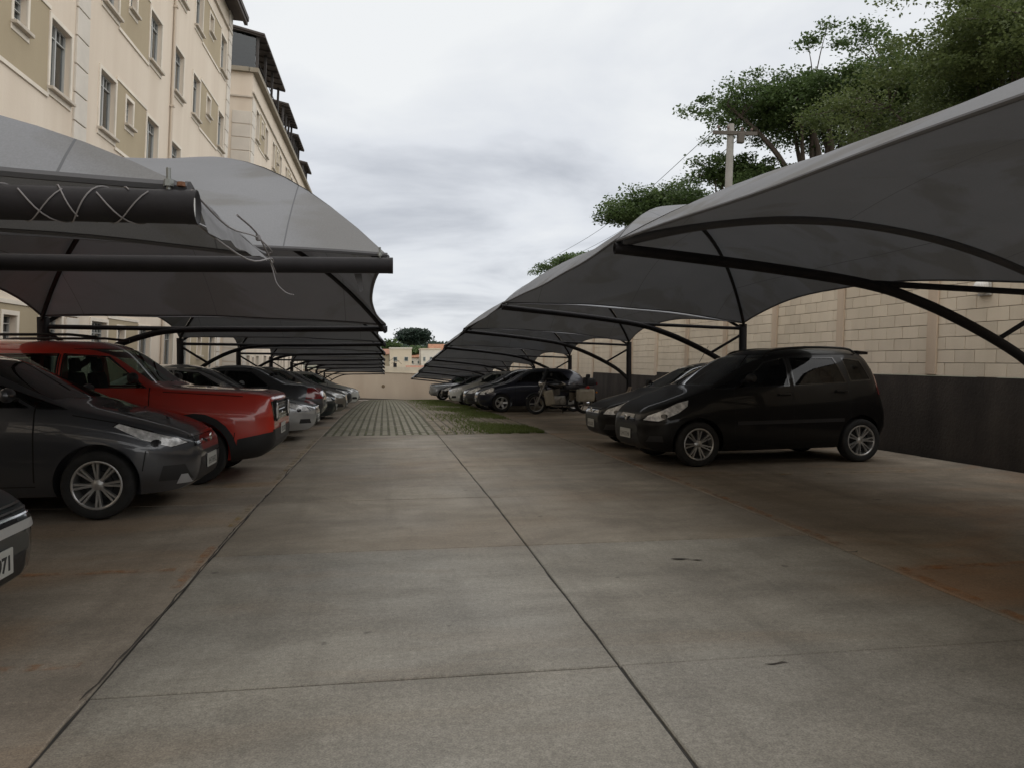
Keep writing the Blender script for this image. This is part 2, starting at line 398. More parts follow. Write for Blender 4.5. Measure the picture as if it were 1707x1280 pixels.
paint_strip(3.45, 7.9, 4.85, 4.95, M_org); paint_strip(3.45, 7.6, 9.3, 9.4, M_yel); paint_strip(-3.5, -1.4, 14.2, 14.28, M_yel)

# paving setts beyond the concrete, grass between them
M_paver = mat('paver_stone', (0.30, 0.275, 0.215), 0.9, var=0.35, vscale=1.1, bump=0.4, bscale=60, col2=(0.18, 0.172, 0.12))
M_paver2 = mat('paver_brown', (0.28, 0.235, 0.178), 0.9, var=0.35, vscale=1.3, bump=0.4, bscale=60, col2=(0.18, 0.158, 0.11))
def setts(x0, x1, y0, y1, pw, pl, m, gap):
    mb = MB(); nx = int(round((x1 - x0) / pw)); pw = (x1 - x0) / nx
    k = 0; y = y0
    while y < y1 - pl:
        for i in range(nx):
            off = pl * .5 if i % 2 else 0
            ya, yb = y + off + gap * .4, y + off + pl - gap * .4
            xa, xb = x0 + i * pw + gap / 2, x0 + (i + 1) * pw - gap / 2
            dz = random.uniform(-.006, .006); c = .012
            za, zb = g(ya) + dz, g(yb) + dz
            mb.poly([(xa + c, ya + c, za), (xb - c, ya + c, za), (xb - c, yb - c, zb), (xa + c, yb - c, zb)])
            mb.poly([(xa, ya, za - .03), (xb, ya, za - .03), (xb - c, ya + c, za), (xa + c, ya + c, za)])
            mb.poly([(xa, yb, zb - .03), (xa, ya, za - .03), (xa + c, ya + c, za), (xa + c, yb - c, zb)])
            mb.poly([(xb, ya, za - .03), (xb, yb, zb - .03), (xb - c, yb - c, zb), (xb - c, ya + c, za)])
        y += pl
    o = mb.build('paving_setts', m, bed); return struct(o, 'stuff')
setts(-1.2, 1.06, 16.4, 69.8, 0.16, 0.25, M_paver, 0.038)
setts(1.09, 3.38, 16.4, 69.8, 0.19, 0.25, M_paver2, 0.025)
M_moss = mat('moss', (0.115, 0.105, 0.075), 1.0, var=0.5, vscale=2)
struct(MB().grid([[(x, y, g(y) - .009) for x in (-1.22, 3.38)] for y in np.arange(16.37, 69.9, 1.0)]).build('mossy_bed', M_moss, bed), 'stuff')
M_grass = leafmat('grass_blade', (0.10, 0.135, 0.035), (0.18, 0.22, 0.07))
def grass(name, n, place, hmin, hmax, label, cat):
    mb = MB()
    for _ in range(n):
        x, y = place(); a = random.uniform(0, 6.28); h = random.uniform(hmin, hmax); w = h * .16
        lx, ly = math.cos(a + 1.6) * h * .5, math.sin(a + 1.6) * h * .5; z = g(y) - .01
        mb.poly([(x - math.cos(a) * w, y - math.sin(a) * w, z), (x + math.cos(a) * w, y + math.sin(a) * w, z), (x + lx, y + ly, z + h)])
    o = mb.build(name, M_grass); tag(o, label, cat); return struct(o, 'stuff')
def pl_edge():
    while True:
        y = 16.5 + random.random() ** 1.5 * 36; x = 3.35 - abs(random.gauss(0, .8))
        k = math.sin(y * 1.1 + 1) + math.sin(x * 3.1 + y * .7) + .9
        if 1.2 < x < 3.36 and k > random.random() * 1.2 - (y - 20) * .03: return x, y
grass('grass_strip', 26000, pl_edge, .025, .085, 'green grass growing through the setts beside the right-hand bays', 'grass')
def pl_joint():
    i = random.randrange(0, 15); return -1.2 + i * (2.26 / 14) + random.gauss(0, .012), 16.5 + random.random() ** 1.6 * 45
grass('joint_grass', 4500, pl_joint, .010, .028, 'thin grass in the long joints of the grey setts', 'grass')

# ------------------------------------------------------------------ right boundary wall: dark base with cream blocks above
M_base = mat('dark_base_render', (0.060, 0.050, 0.042), 0.9, var=0.5, vscale=1.6, bump=0.6, bscale=25, streak=(1, 1, .4), col2=(0.026, 0.022, 0.019), spec=.2)
M_block = mat('cream_block_paint', (0.76, 0.66, 0.52), 0.85, var=0.16, vscale=1.3, bump=0.35, bscale=45, streak=(1, 1, .22), col2=(0.62, 0.53, 0.405), rnd=.10)
M_pil = mat('pilaster_paint', (0.66, 0.54, 0.41), 0.85, var=0.25, vscale=1.3, bump=0.3, bscale=45, streak=(1, 1, .2), col2=(0.47, 0.36, 0.26))
M_mort = mat('mortar', (0.44, 0.36, 0.27), 0.95)
WX = 8.1; LEAN = 0.05
wall_r = thing('boundary_wall', 'long cream blockwork wall on a dark base behind the right-hand bays', 'wall', (WX, 0, 0), (0, LEAN * .6, 0))
SEG = 7.4
def base_top(y): k = math.floor((y - 1.0) / SEG); return 1.20 + g(1.0 + (k + .5) * SEG) * 0.95 + (.03 if k % 2 else 0)
NCO = 12
segs = [(-6.4 + i * SEG, 1.0 + i * SEG) for i in range(-3, 10)]  # unseen segments behind the camera added for what the cars reflect
mbm = MB(); mbb = MB(); mbp = []
for (y0, y1) in segs:
    y1 = min(y1, 70); zt = base_top((y0 + y1) / 2); zb = g(y1) - .3
    mbb.box((.14, (y0 + y1) / 2, (zb + zt) / 2), (.30, y1 - y0 - .002, zt - zb))
    mbm.box((.155, (y0 + y1) / 2, zt + NCO * .095 + .02), (.13, y1 - y0 - .002, NCO * .19 + .03))
    mbb.box((.15, (y0 + y1) / 2, zt + NCO * .19 + .07), (.24, y1 - y0 - .002, .08))
mbb.build('wall_base', M_base, wall_r); mbm.build('mortar_core', M_mort, wall_r)
blk = []
pil_y = [1.0 + k * SEG / 3 for k in range(-2, 29)]
for (y0, y1) in segs:
    zt = base_top((y0 + y1) / 2)
    for c in range(NCO):
        y = y0 + (0.0 if c % 2 else -.2)
        while y < min(y1, 70):
            a, b = max(y, y0), min(y + .4, y1)
            if b - a > .05: blk.append((a, b, zt + c * .19 + .005))
            y += .4
vis = sorted([q for q in blk if q[0] > 7.6 and q[2] < 2.75], key=lambda q: q[0])
near = set(vis[:300]); bmesh_cache = {}
far_mb = MB()
def block_mesh(w):
    k = round(w, 3)
    if k not in bmesh_cache:
        bmesh_cache[k] = MB().box((0, 0, 0), (.16, k - .009, .182), bev=.004).mesh('wall_block', M_block)
    return bmesh_cache[k]
for q in blk:
    a, b, z = q; dx = random.uniform(-.0035, .0035)
    if q in near:
        link('wall_block', block_mesh(b - a), wall_r, (.085 + dx, (a + b) / 2, z + .091))
    else:
        far_mb.box((.085 + dx, (a + b) / 2, z + .091), (.16, b - a - .009, .182))
struct(far_mb.build('wall_block_rest', M_block, wall_r), 'stuff')
for py in pil_y:
    if -2 < py < 69:
        zt = min(base_top(py - .2), base_top(py + .2))
        MB().box((-.012, py, zt + NCO * .095 + .02), (.03, .22, NCO * .19), bev=.006).build('pilaster', M_pil, wall_r)
# wall lamp
M_white = mat('white_plastic', (0.75, 0.73, 0.68), 0.4)
M_steel_dark = mat('dark_steel_paint', (0.016, 0.0145, 0.016), 0.6, var=0.35, vscale=4, bump=.15, bscale=30, spec=.22)
lamp = thing('wall_lamp', 'small white bulkhead lamp high on the cream wall, right of the black minivan', 'lamp', (8.14, 9.83, 2.42))
MB().lathe([(0, -.13), (.05, -.125), (.085, -.09), (.095, -.04), (.095, 0)], 'x', 16).build('lamp_globe', M_white, lamp)
MB().box((.012, 0, .0), (.03, .24, .24), bev=.008).build('back_plate', mat('lamp_plate', (.5, .48, .44), .5), lamp)

# ------------------------------------------------------------------ far end wall
M_fw = mat('far_wall_paint', (0.44, 0.365, 0.285), 0.9, var=0.18, vscale=.6, col2=(0.37, 0.30, 0.23), streak=(1, 1, .3))
M_fw2 = mat('far_parapet_paint', (0.52, 0.46, 0.36), 0.9, var=0.2, vscale=.8)
endw = thing('end_wall', 'plain cream wall closing off the far end of the lane', 'wall', (0.8, 70.2, 0), (0, LEAN * .85, 0))
MB().box((0, 0, -.95), (17, .2, 2.5)).build('wall_panel', M_fw, endw)
MB().box((0, -.12, -2.05), (17, .05, .18)).build('plinth', mat('far_plinth', (.07, .06, .05), .9), endw)
MB().box((1.0, .03, .57), (6.5, .18, .52)).build('parapet', M_fw2, endw)
MB().box((0, -.02, .33), (17, .3, .04)).build('coping', M_fw2, endw)
MB().lathe([(.0, -.14), (.13, -.13), (.15, -.10)], 'y', 16, (-.85, 0, -.9)).build('round_vent', mat('vent_dark', (.13, .09, .05), .8), endw)
# a bent wire antenna on the parapet
ant = thing('wire_antenna', 'bent dark wire antenna standing on the end wall', 'antenna', (.9, 70.15, .84))
mbx = MB(); mbx.tube([(0, 0, 0), (0, 0, .8)], .025, 6); mbx.tube([(-.5, 0, .45), (0, 0, .75), (.6, 0, .2)], .018, 6); mbx.tube([(-.3, 0, .25), (.4, 0, .5)], .018, 6)
mbx.build('mast', M_steel_dark, ant); MB().box((.03, 0, .12), (.3, .1, .35), bev=.01).build('junction_box', M_steel_dark, ant)
# ------------------------------------------------------------------ apartment blocks on the left
M_cream = mat('facade_cream', (0.70, 0.61, 0.50), 0.9, var=0.12, vscale=1.1, bump=.25, bscale=30, streak=(1, 1, .12), col2=(0.61, 0.515, 0.41))
M_tan = mat('facade_tan', (0.395, 0.325, 0.215), 0.9, var=0.12, vscale=.8, bump=.25, bscale=30, streak=(1, 1, .35), col2=(0.34, 0.275, 0.18))
M_trim = mat('trim_offwhite', (0.70, 0.63, 0.53), 0.8, var=.12, vscale=2)
M_quoin = mat('quoin_grey', (0.60, 0.55, 0.48), 0.9, var=.1, vscale=1.5)
M_frame = mat('window_aluminium', (0.42, 0.42, 0.40), 0.4, metal=.3)
M_sill = mat('sill_stone', (0.50, 0.44, 0.36), 0.7, var=.2, vscale=4)
M_wglass = glass('window_glass', (0.35, 0.40, 0.40), 1.3)
M_curtain = mat('curtain_cloth', (0.42, 0.42, 0.39), 0.9, var=.3, vscale=9, streak=(1, 4, .2))
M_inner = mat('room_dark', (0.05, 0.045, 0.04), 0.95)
M_roof = mat('roof_dark', (0.065, 0.052, 0.044), 0.8, var=.3, vscale=3)
M_pipe = mat('drainpipe_pvc', (0.52, 0.44, 0.35), .6)
wcache = {}
def win_meshes(w, h):
    k = (w, h)
    if k in wcache: return wcache[k]
    fr = MB(); t = .035
    for s_ in (-1, 1):
        fr.box((0, s_ * (w / 2 - t / 2), h / 2), (.05, t, h)); fr.box((0, 0, h / 2 + s_ * (h / 2 - t / 2)), (.05, w - 2 * t, t))
    if w > .7:
        fr.box((.004, 0, h / 2), (.05, .05, h - 2 * t)); fr.box((.003, 0, h * .80), (.04, w - 2 * t, .022))
        for q in (-.25, .25): fr.box((.006, q * w, h * .9), (.02, .012, h * .18))
    else:
        for q in (.25, .5, .75): fr.box((.005, 0, h * q), (.05, w - 2 * t, .018))
    f = fr.mesh('window', M_frame)
    pm = MB()
    if w > .7:
        p1 = MB().box((-.012, -w / 4, h / 2), (.006, w / 2 - .06, h - .07)).mesh('pane', M_wglass)
        p2 = MB().box((-.012, w / 4, h / 2), (.006, w / 2 - .06, h - .07)).mesh('pane', M_wglass)
        panes = [p1, p2]
    else: panes = [MB().box((-.012, 0, h / 2), (.006, w - .07, h - .07)).mesh('pane', M_wglass)]
    sill = MB().box((.08, 0, -.03), (.20, w + .16, .055), bev=.01).mesh('sill', M_sill)
    tr = MB(); d = .075
    for s_ in (-1, 1): tr.box((.123, s_ * (w / 2 + d / 2), h / 2), (.03, d, h))
    tr.box((.123, 0, h + d / 2), (.03, w + 2 * d, d)); tr.box((.125, 0, -.105), (.026, w + 2 * d, .09))
    surround = tr.mesh('surround', M_trim)
    wcache[k] = (f, panes, sill, surround); return wcache[k]

mould_cache = {}
def mould_mesh(w):
    if w not in mould_cache: mould_cache[w] = MB().box((0, 0, 0), (.034, w, .07)).mesh('panel_moulding', M_trim)
    return mould_cache[w]
def facade_building(name, label, X, Y0, Y1, H, zbase, cols, floors, lean, depth=9.0, panels=(), quoins=(), gaps=(), y_vis=(-1e9, 1e9), floors_vis=None):
    root = thing(name, label, 'building', (X, 0, zbase), (0, lean, 0))
    yc = {Y0, Y1}; zc = {0.0, H}; wins = []
    for zi, (zb_, zs_) in enumerate(floors):
        for (ya, yb, small) in cols:
            h = .58 if small else 1.22; z0 = zs_ - h if small else zb_
            z0 = (zs_ - .08 - h) if small else zs_ - h
            wins.append((ya, yb, z0, z0 + h, small)); yc |= {ya, yb}; zc |= {z0, z0 + h}
    yc = sorted(yc); zc = sorted(zc); mbw = MB()
    op = [(a, b, c, d) for a, b, c, d, _ in wins]
    for i in range(len(yc) - 1):
        # merge vertical runs of wall cells
        z_start = None
        for j in range(len(zc) - 1):
            ym = (yc[i] + yc[i + 1]) / 2; zm_ = (zc[j] + zc[j + 1]) / 2
            hole = any(a < ym < b and c < zm_ < d for a, b, c, d in op)
            if not hole and z_start is None: z_start = zc[j]
            if (hole or j == len(zc) - 2) and z_start is not None:
                ze = zc[j] if hole else zc[j + 1]
                mbw.poly([(0, yc[i], z_start), (0, yc[i + 1], z_start), (0, yc[i + 1], ze), (0, yc[i], ze)]); z_start = None
    for a, b, c, d in op:
        q = -.13
        mbw.poly([(0, a, c), (0, b, c), (q, b, c), (q, a, c)]); mbw.poly([(0, a, d), (q, a, d), (q, b, d), (0, b, d)])
        mbw.poly([(0, a, c), (q, a, c), (q, a, d), (0, a, d)]); mbw.poly([(0, b, c), (0, b, d), (q, b, d), (q, b, c)])
    D = -depth
    mbw.poly([(0, Y0, 0), (0, Y0, H), (D, Y0, H), (D, Y0, 0)]); mbw.poly([(0, Y1, 0), (D, Y1, 0), (D, Y1, H), (0, Y1, H)])
    mbw.poly([(0, Y0, H), (0, Y1, H), (D, Y1, H), (D, Y0, H)]); mbw.poly([(D, Y0, 0), (D, Y0, H), (D, Y1, H), (D, Y1, 0)])
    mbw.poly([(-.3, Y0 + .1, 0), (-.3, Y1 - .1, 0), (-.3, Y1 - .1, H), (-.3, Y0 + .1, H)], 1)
    mbw.build('wall', [M_cream, M_inner], root)
    for (a, b, c, d, small) in wins:
        if not (y_vis[0] < a < y_vis[1]): continue
        f, panes, sill, sur = win_meshes(round(b - a, 2), round(d - c, 2))
        w = link('window', f, root, (-.115, (a + b) / 2, c))
        for p in panes: link('pane', p, w)
        link('sill', sill, w, (.05, 0, 0)); link('surround', sur, w, (.004, 0, 0))
        if random.random() < .75 and not small:
            MB().box((-.06, random.choice((-1, 1)) * (b - a) * .22, (d - c) / 2), (.02, (b - a) * .4, (d - c) * .95)).build('curtain', M_curtain, w)
    for (ya, yb, za, zb_) in panels:
        # tan panel, cut round the small window inside it by being laid as strips
        small = [q for q in wins if q[4] and ya < q[0] and q[1] < yb and za < q[2] and q[3] < zb_]
        cells = [(ya, yb, za, zb_)]
        if small:
            s0, s1, t0, t1 = small[0][0] - .001, small[0][1] + .001, small[0][2] - .001, small[0][3] + .001
            cells = [(ya, s0, za, zb_), (s1, yb, za, zb_), (s0, s1, za, t0), (s0, s1, t1, zb_)]
        mp = MB()
        for (p, q, r_, s_) in cells:
            mp.box((.006, (p + q) / 2, (r_ + s_) / 2), (.014, q - p, s_ - r_))
        mp.build('facade_panel', M_tan, root)
        mm = mould_mesh(round(yb - ya + .1, 3))
        for zz_ in (za, zb_): link('panel_moulding', mm, root, (.014, (ya + yb) / 2, zz_))
    for (ya, yb, zt) in quoins:
        z = .1
        qm = MB().box((0, 0, 0), (.05, yb - ya, .51), bev=.008).mesh('quoin_block', M_quoin)
        while z < zt:
            link('quoin_block', qm, root, (.02, (ya + yb) / 2, z + .265)); z += .54
    return root

FL = [2.24, 4.88, 7.52, 10.16, 12.84]
colsA = [(7.6, 8.6, 0), (9.4, 10.4, 0), (11.9, 12.9, 0), (14.05, 14.55, 1), (15.5, 16.42, 0), (18.0, 18.95, 0), (19.68, 20.18, 1), (21.3, 22.3, 0),
         (23.6, 24.6, 0), (25.75, 26.65, 0), (27.63, 28.18, 1), (29.45, 30.38, 0)]
floorsA = [(z - 1.02, z) for z in FL]
panA = []
for z in FL:
    for a, b in ((13.0, 15.4), (19.05, 21.2), (26.75, 29.35)):
        panA.append((a, b, z - 1.40, z + .14))
blockA = facade_building('apartment_block', 'cream apartment block with tan panels rising behind the nearest left-hand carports', -6.2, -32.0, 31.2, 14.1, 0, colsA, floorsA, LEAN,  # plain unseen stretch behind the camera added to block horizon glow in reflections
                         panels=panA, quoins=[(16.62, 17.25, 14.0), (30.62, 31.17, 14.0)], y_vis=(11, 40))
MB().tube([(.05, 23.36, .1), (.05, 23.36, 13.9)], .045, 8).build('drainpipe', M_pipe, blockA)
for z in (8.4, 11.1, 5.6, 2.9): MB().box((.05, 23.36, z), (.13, .13, .05)).build('pipe_clip', M_pipe, blockA)
ledge = MB().box((.03, .1, 13.42), (.09, 62, .05)); ledge.build('string_course', M_sill, blockA)
eave = MB().box((-4.1, -.2, 14.2), (9.3, 63.4, .16)); eave.box((.45, -.2, 14.08), (.12, 63.4, .2)); eave.build('roof_eave', M_roof, blockA)
# ground floor apron between building and bays
struct(MB().box((-6.2, 0, -.09), (.5, 62, .2)).build('kerb', M_sill))

colsB = []
for k in range(5):
    o = 35.3 + k * 5.0
    colsB += [(o, o + .8, 0), (o + 1.5, o + 1.95, 1), (o + 2.6, o + 3.4, 0)]
FLB = [2.0, 4.66, 7.3, 9.9, 12.4]
panB = [(a[1] + .08, b[0] - .08, z - 1.38, z + .13) for z in FLB[2:] for a, b in [(colsB[i], colsB[i + 2]) for i in range(0, len(colsB), 3)]]
blockB = facade_building('apartment_block', 'farther cream apartment block with dark roof-terrace shelters, partly behind the nearer block', -5.9, 34.2, 59.8, 13.55, -.4, [c for c in colsB if c[1] < 59.5],
                         [(z - 1, z) for z in FLB], LEAN, panels=panB, quoins=[(34.23, 35.0, 12.0)])
# end gable of block B: quoins and ledges on the side that faces the camera
qm = MB().box((0, 0, 0), (.75, .05, .51), bev=.008).mesh('quoin_block', M_quoin)
z = .1
while z < 11.8: link('quoin_block', qm, blockB, (-.38, 34.19, z + .265)); z += .54
MB().box((-2, 34.17, 12.55), (4.1, .07, .06)).build('string_course', M_sill, blockB)
MB().box((.035, 47, 12.75), (.08, 25.6, .06)).build('string_course', M_sill, blockB)
cp = MB(); cp.box((.05, 47, 13.62), (.36, 25.9, .18)); cp.box((-4.2, 34.2, 13.62), (8.1, .36, .18)); cp.build('parapet_coping', mat('coping_stone', (.26, .225, .17), .85, var=.2, vscale=2), blockB)
M_shade = mat('terrace_dark', (.045, .038, .034), .7, var=.3, vscale=3)
for i, (ya, yb, h) in enumerate(((34.3, 40.6, 1.45), (42.6, 46.3, 1.25), (47.4, 50.2, 1.0), (52.8, 55.2, .75))):
    rt = MB(); zt = 13.7 + h
    rt.poly([(.42, ya - .3, zt - .05), (.42, yb + .3, zt - .05), (-2.6, yb + .3, zt + .5), (-2.6, ya - .3, zt + .5)])
    rt.poly([(.42, ya - .3, zt - .13), (-2.6, ya - .3, zt + .42), (-2.6, yb + .3, zt + .42), (.42, yb + .3, zt - .13)])
    rt.poly([(.42, ya - .3, zt - .13), (.42, yb + .3, zt - .13), (.42, yb + .3, zt - .05), (.42, ya - .3, zt - .05)])
    rt.poly([(.42, ya - .3, zt - .13), (.42, ya - .3, zt - .05), (-2.6, ya - .3, zt + .5), (-2.6, ya - .3, zt + .42)])
    for k in range(9):
        y = ya - .2 + (yb - ya + .4) * k / 8; rt.box((-1.1, y, zt + .14), (3.1, .06, .1), ry=math.atan2(.55, 3.02))
    ro = rt.build('terrace_roof', M_roof, blockB)
    for y in np.linspace(ya, yb, 4): MB().box((.12, y, 13.7 + h / 2 - .05), (.1, .1, h - .02)).build('terrace_post', M_shade, blockB)
    MB().box((-1.9, (ya + yb) / 2, 13.7 + h / 2), (.1, yb - ya, h + .5)).build('terrace_back_wall', M_shade, blockB)
    rl = MB(); rl.tube([(.12, ya, 14.1), (.12, yb, 14.1)], .02, 6); rl.build('railing', M_steel_dark, blockB)
    if i == 0:
        MB().box((-.9, ya - .02, 13.75 + h / 2), (1.9, .05, h - .05)).build('terrace_glazing', M_wglass, blockB)
# ------------------------------------------------------------------ carports
M_cloth = fabric('shade_cloth', (0.24, 0.246, 0.258))
M_hem = mat('hem_webbing', (0.10, 0.10, 0.105), 0.9)
M_rope = mat('rope_grey', (0.19, 0.18, 0.18), 0.8)
M_rust = mat('rusty_bolt', (0.16, 0.07, 0.035), 0.85, var=.5, vscale=60)
M_zinc = mat('zinc_bolt', (0.22, 0.23, 0.22), 0.5, metal=.7)
M_cap = mat('pipe_cap', (0.62, 0.61, 0.58), 0.5)
ORD = ['nearest', 'second', 'third', 'fourth', 'fifth', 'sixth', 'seventh', 'eighth', 'ninth', 'tenth', 'eleventh']

def smooth_path(pts, n=6):
    out = []; P = [Vector(p) for p in pts]
    for i in range(len(P) - 1):
        p0 = P[max(0, i - 1)]; p1 = P[i]; p2 = P[i + 1]; p3 = P[min(len(P) - 1, i + 2)]
        for k in range(n):
            t = k / n
            out.append(0.5 * ((2 * p1) + (p2 - p0) * t + (2 * p0 - 5 * p1 + 4 * p2 - p3) * t * t + (3 * p1 - p0 - 3 * p2 + p3) * t ** 3))
    out.append(P[-1]); return out

R_ARM = [(2.2, 0), (3.7, -.15), (4.8, -.30), (5.4, -.47), (6.0, -.72), (6.58, -1.03), (6.93, -1.32)]
L_ARM = [(.04, 0), (-1.4, -.015), (-2.75, -.03), (-3.3, -.12), (-3.81, -.33), (-4.3, -.66), (-4.56, -1.02)]
def frame(side, Y, zt, label, group, arm=None, r=.052, tipx=None):
    A = arm or (R_ARM if side > 0 else L_ARM); s = side
    px = 6.97 if s > 0 else -4.6
    ptop = zt + (-.28 if s > 0 else .13); zg = g(Y) - .06
    root = thing('cantilever_carport', label, 'carport', (px, Y, g(Y)), group=group)
    q = lambda x, z, dy=0: (x - px, dy, z - g(Y))
    MB().tube([q(px, zg), q(px, ptop)], .075, 14).build('post', M_steel_dark, root)
    MB().box(q(px, g(Y) + .01), (.3, .3, .02)).build('base_plate', M_steel_dark, root)
    MB().tube(smooth_path([q(x, zt + z) for x, z in A], 6), r, 14).build('arm', M_steel_dark, root)
    if s > 0:
        MB().tube([q(4.85, zt - .29), q(px, zt - .37)], .032, 8).build('strut', M_steel_dark, root)
        MB().tube([q(px, zt - .47), q(6.28, zt - .86)], .026, 8).build('brace', M_steel_dark, root)
    else:
        MB().tube([q(-2.7, zt - .02), q(px, zt - .0)], .032, 8).build('strut', M_steel_dark, root)
        MB().tube([q(px, zt - .05), q(-4.02, zt - .42)], .026, 8).build('brace', M_steel_dark, root)
    tx = A[0][0]
    b = MB(); b.tube([q(tx - s * -.06, zt + r - .01), q(tx - s * -.06, zt + r + .055)], .006, 8)
    b.lathe([(.0, .014), (.012, .013), (.013, 0), (.013, -.004)], 'z', 6, q(tx + s * .06, zt + r + .012))
    b.build('anchor_bolt', M_zinc, root)
    MB().lathe([(0, -.0), (r * .62, 0), (r * .8, .004), (r * 1.02, .006), (r * 1.02, -.02)], 'x', 14, (tx - px - s * .004, 0, zt - g(Y))).build('end_cap', M_steel_dark, root)
    return root

def canopy(T0, T1, P0, P1, hump, label, group, cx=None, front_bow=.14, back_up=.30, side_up=.10, side_in=.18, far_up=None, near_up=None, arches=2, arch_r=.028, name='carport_canopy'):
    T0, T1, P0, P1 = map(Vector, (T0, T1, P0, P1))
    C = (T0 + T1 + P0 + P1) / 4
    root = thing(name, label, 'canopy', (C.x, C.y, g(C.y)), group=group)
    org = Vector((C.x, C.y, g(C.y)))
    Ctop = C + Vector((0, 0, hump))
    up = Vector((0, 0, 1))
    def arch(P, t):
        base = P.lerp(Ctop, t)
        return base + up * hump * .38 * (4 * t * (1 - t)) * .9 * (1 - t * .25)
    def edge(P, Q, s, inn, upv):
        k = 4 * s * (1 - s); m = P.lerp(Q, s); d = (C - (P + Q) / 2); d.z = 0; d.normalize()
        return d * inn * k + up * upv * k
    mb = MB(); cables = []
    for (P, Q, inn, upv) in ((T0, T1, front_bow, .02), (T1, P1, side_in if far_up is None else .0, side_up if far_up is None else far_up), (P1, P0, .30, back_up), (P0, T0, side_in if near_up is None else .0, side_up if near_up is None else near_up)):
        rows = []
        for j in range(15):
            t = j / 14; a, b = arch(P, t), arch(Q, t); row = []
            for i in range(21):
                s = i / 20
                p = a.lerp(b, s) + edge(P, Q, s, inn, upv) * (1 - t) ** 1.6
                p -= up * .10 * hump * 4 * s * (1 - s) * t * (1 - t) * 4 * .5
                wob = .006 * math.sin(s * 17 + t * 9 + P.y) * (1 - t)
                row.append(p - org + up * wob)
            rows.append(row)
        mb.grid(rows, smooth=True); cables.append(rows[0])
    me = mb.mesh('membrane', M_cloth, sharp=None, merge=True)
    mem = link('membrane', me, root)
    for (A, B) in ((T0, P1), (T1, P0)):
        pts = [arch(A, k / 14) - org - up * .055 for k in range(15)] + [arch(B, k / 14) - org - up * .055 for k in range(13, -1, -1)]
        if arches == 0 or (arches == 1 and A is T1): continue
        if A is T1: pts = [p - up * .05 for p in pts]
        MB().tube(pts, arch_r, 10).build('arch', M_steel_dark, root)
    for c in cables:
        MB().tube(c, .013, 6).build('hem', M_hem, root)
    return root

# right-hand row
HR = [.74] + [1.02] * 8
RT = [(0.0, 2.19), (7.4, 2.48), (14.8, 2.40), (22.2, 2.21), (29.6, 1.87), (37.0, 1.42), (44.4, 1.09), (51.8, .64), (59.2, .16), (66.6, -.15)]
for i, (Y, z) in enumerate(RT):
    lb = 'dark steel cantilever carport frame, %s of the right-hand row' % ORD[max(0, i - 1)] if i else 'dark steel cantilever carport frame beside the camera on the right'
    frame(1, Y, z, lb, 'carport frames on the right')
for i in range(len(RT) - 1):
    (Ya, za), (Yb, zb_) = RT[i], RT[i + 1]
    e = .05
    e0, e1 = (.012 if i == 1 else .05), (.012 if i == 0 else .05)
    canopy((2.2, Ya + e0, za + .08), (2.2, Yb - e1, zb_ + .08), (6.97, Ya + e0, za - .26), (6.97, Yb - e1, zb_ - .26), HR[i],
           'grey shade-cloth carport canopy, %s of the right-hand row' % ORD[i], 'carport canopies on the right', far_up=.42 if i == 0 else None, near_up=.42 if i == 1 else None, arches=1 if i < 2 else 2)
# bowed pipe over the first right-hand arm that carries the edges of two cloths
bow = thing('bow_pipe', 'bowed steel pipe carrying the cloth edges over the nearest right-hand carport arm', 'pipe', (6.97, 7.4, g(7.4)))
bp_ = []
for k in range(25):
    t = k / 24; bp_.append((2.25 + (6.97 - 2.25) * t - 6.97, 0, 2.57 + (2.23 - 2.57) * t + .42 * 4 * t * (1 - t) - .035))
MB().tube(bp_, .042, 12).build('bow_tube', M_hem, bow)
# the rows go on unseen behind the camera, added for darker car reflections
for Y in (-7.4, -14.8):
    frame(1, Y, 2.44, 'unseen dark steel cantilever carport added behind the camera on the right, %s' % ('first' if Y > -8 else 'second'), 'carport frames on the right')
    canopy((2.2, Y + .05, 2.52), (2.2, Y + 7.35, 2.52), (6.97, Y + .05, 2.18), (6.97, Y + 7.35, 2.18), .8, 'unseen grey shade-cloth canopy added behind the camera on the right, %s' % ('first' if Y > -8 else 'second'), 'carport canopies on the right')
    frame(-1, Y - 1.5, 1.85, 'unseen dark steel cantilever carport added behind the camera on the left, %s' % ('first' if Y > -8 else 'second'), 'carport frames on the left')
    canopy((-.5, Y - 1.45, 1.9), (-.5, Y + 5.85, 1.9), (-4.6, Y - 1.45, 2.0), (-4.6, Y + 5.85, 2.0), .8, 'unseen grey shade-cloth canopy added behind the camera on the left, %s' % ('first' if Y > -8 else 'second'), 'carport canopies on the left')
# left-hand row
LT = [(4.4, 1.93), (11.8, 1.87), (19.2, 1.78), (26.6, 1.62), (34.0, 1.42), (41.4, 1.20), (48.8, .95), (56.2, .62), (63.6, .32)]
for i, (Y, z) in enumerate(LT):
    frame(-1, Y, z, 'dark steel cantilever carport frame, %s of the left-hand row' % ORD[i + 1], 'carport frames on the left', r=.043)
for i in range(len(LT) - 1):
    (Ya, za), (Yb, zb_) = LT[i], LT[i + 1]
    e = .05
    canopy((0.02, Ya + e, za + .06), (0.02, Yb - e, zb_ + .06), (-4.6, Ya + e, za + .15), (-4.6, Yb - e, zb_ + .15), 1.16,
           'grey shade-cloth carport canopy, %s of the left-hand row' % ORD[i + 1], 'carport canopies on the left', side_up=.05, side_in=.12)
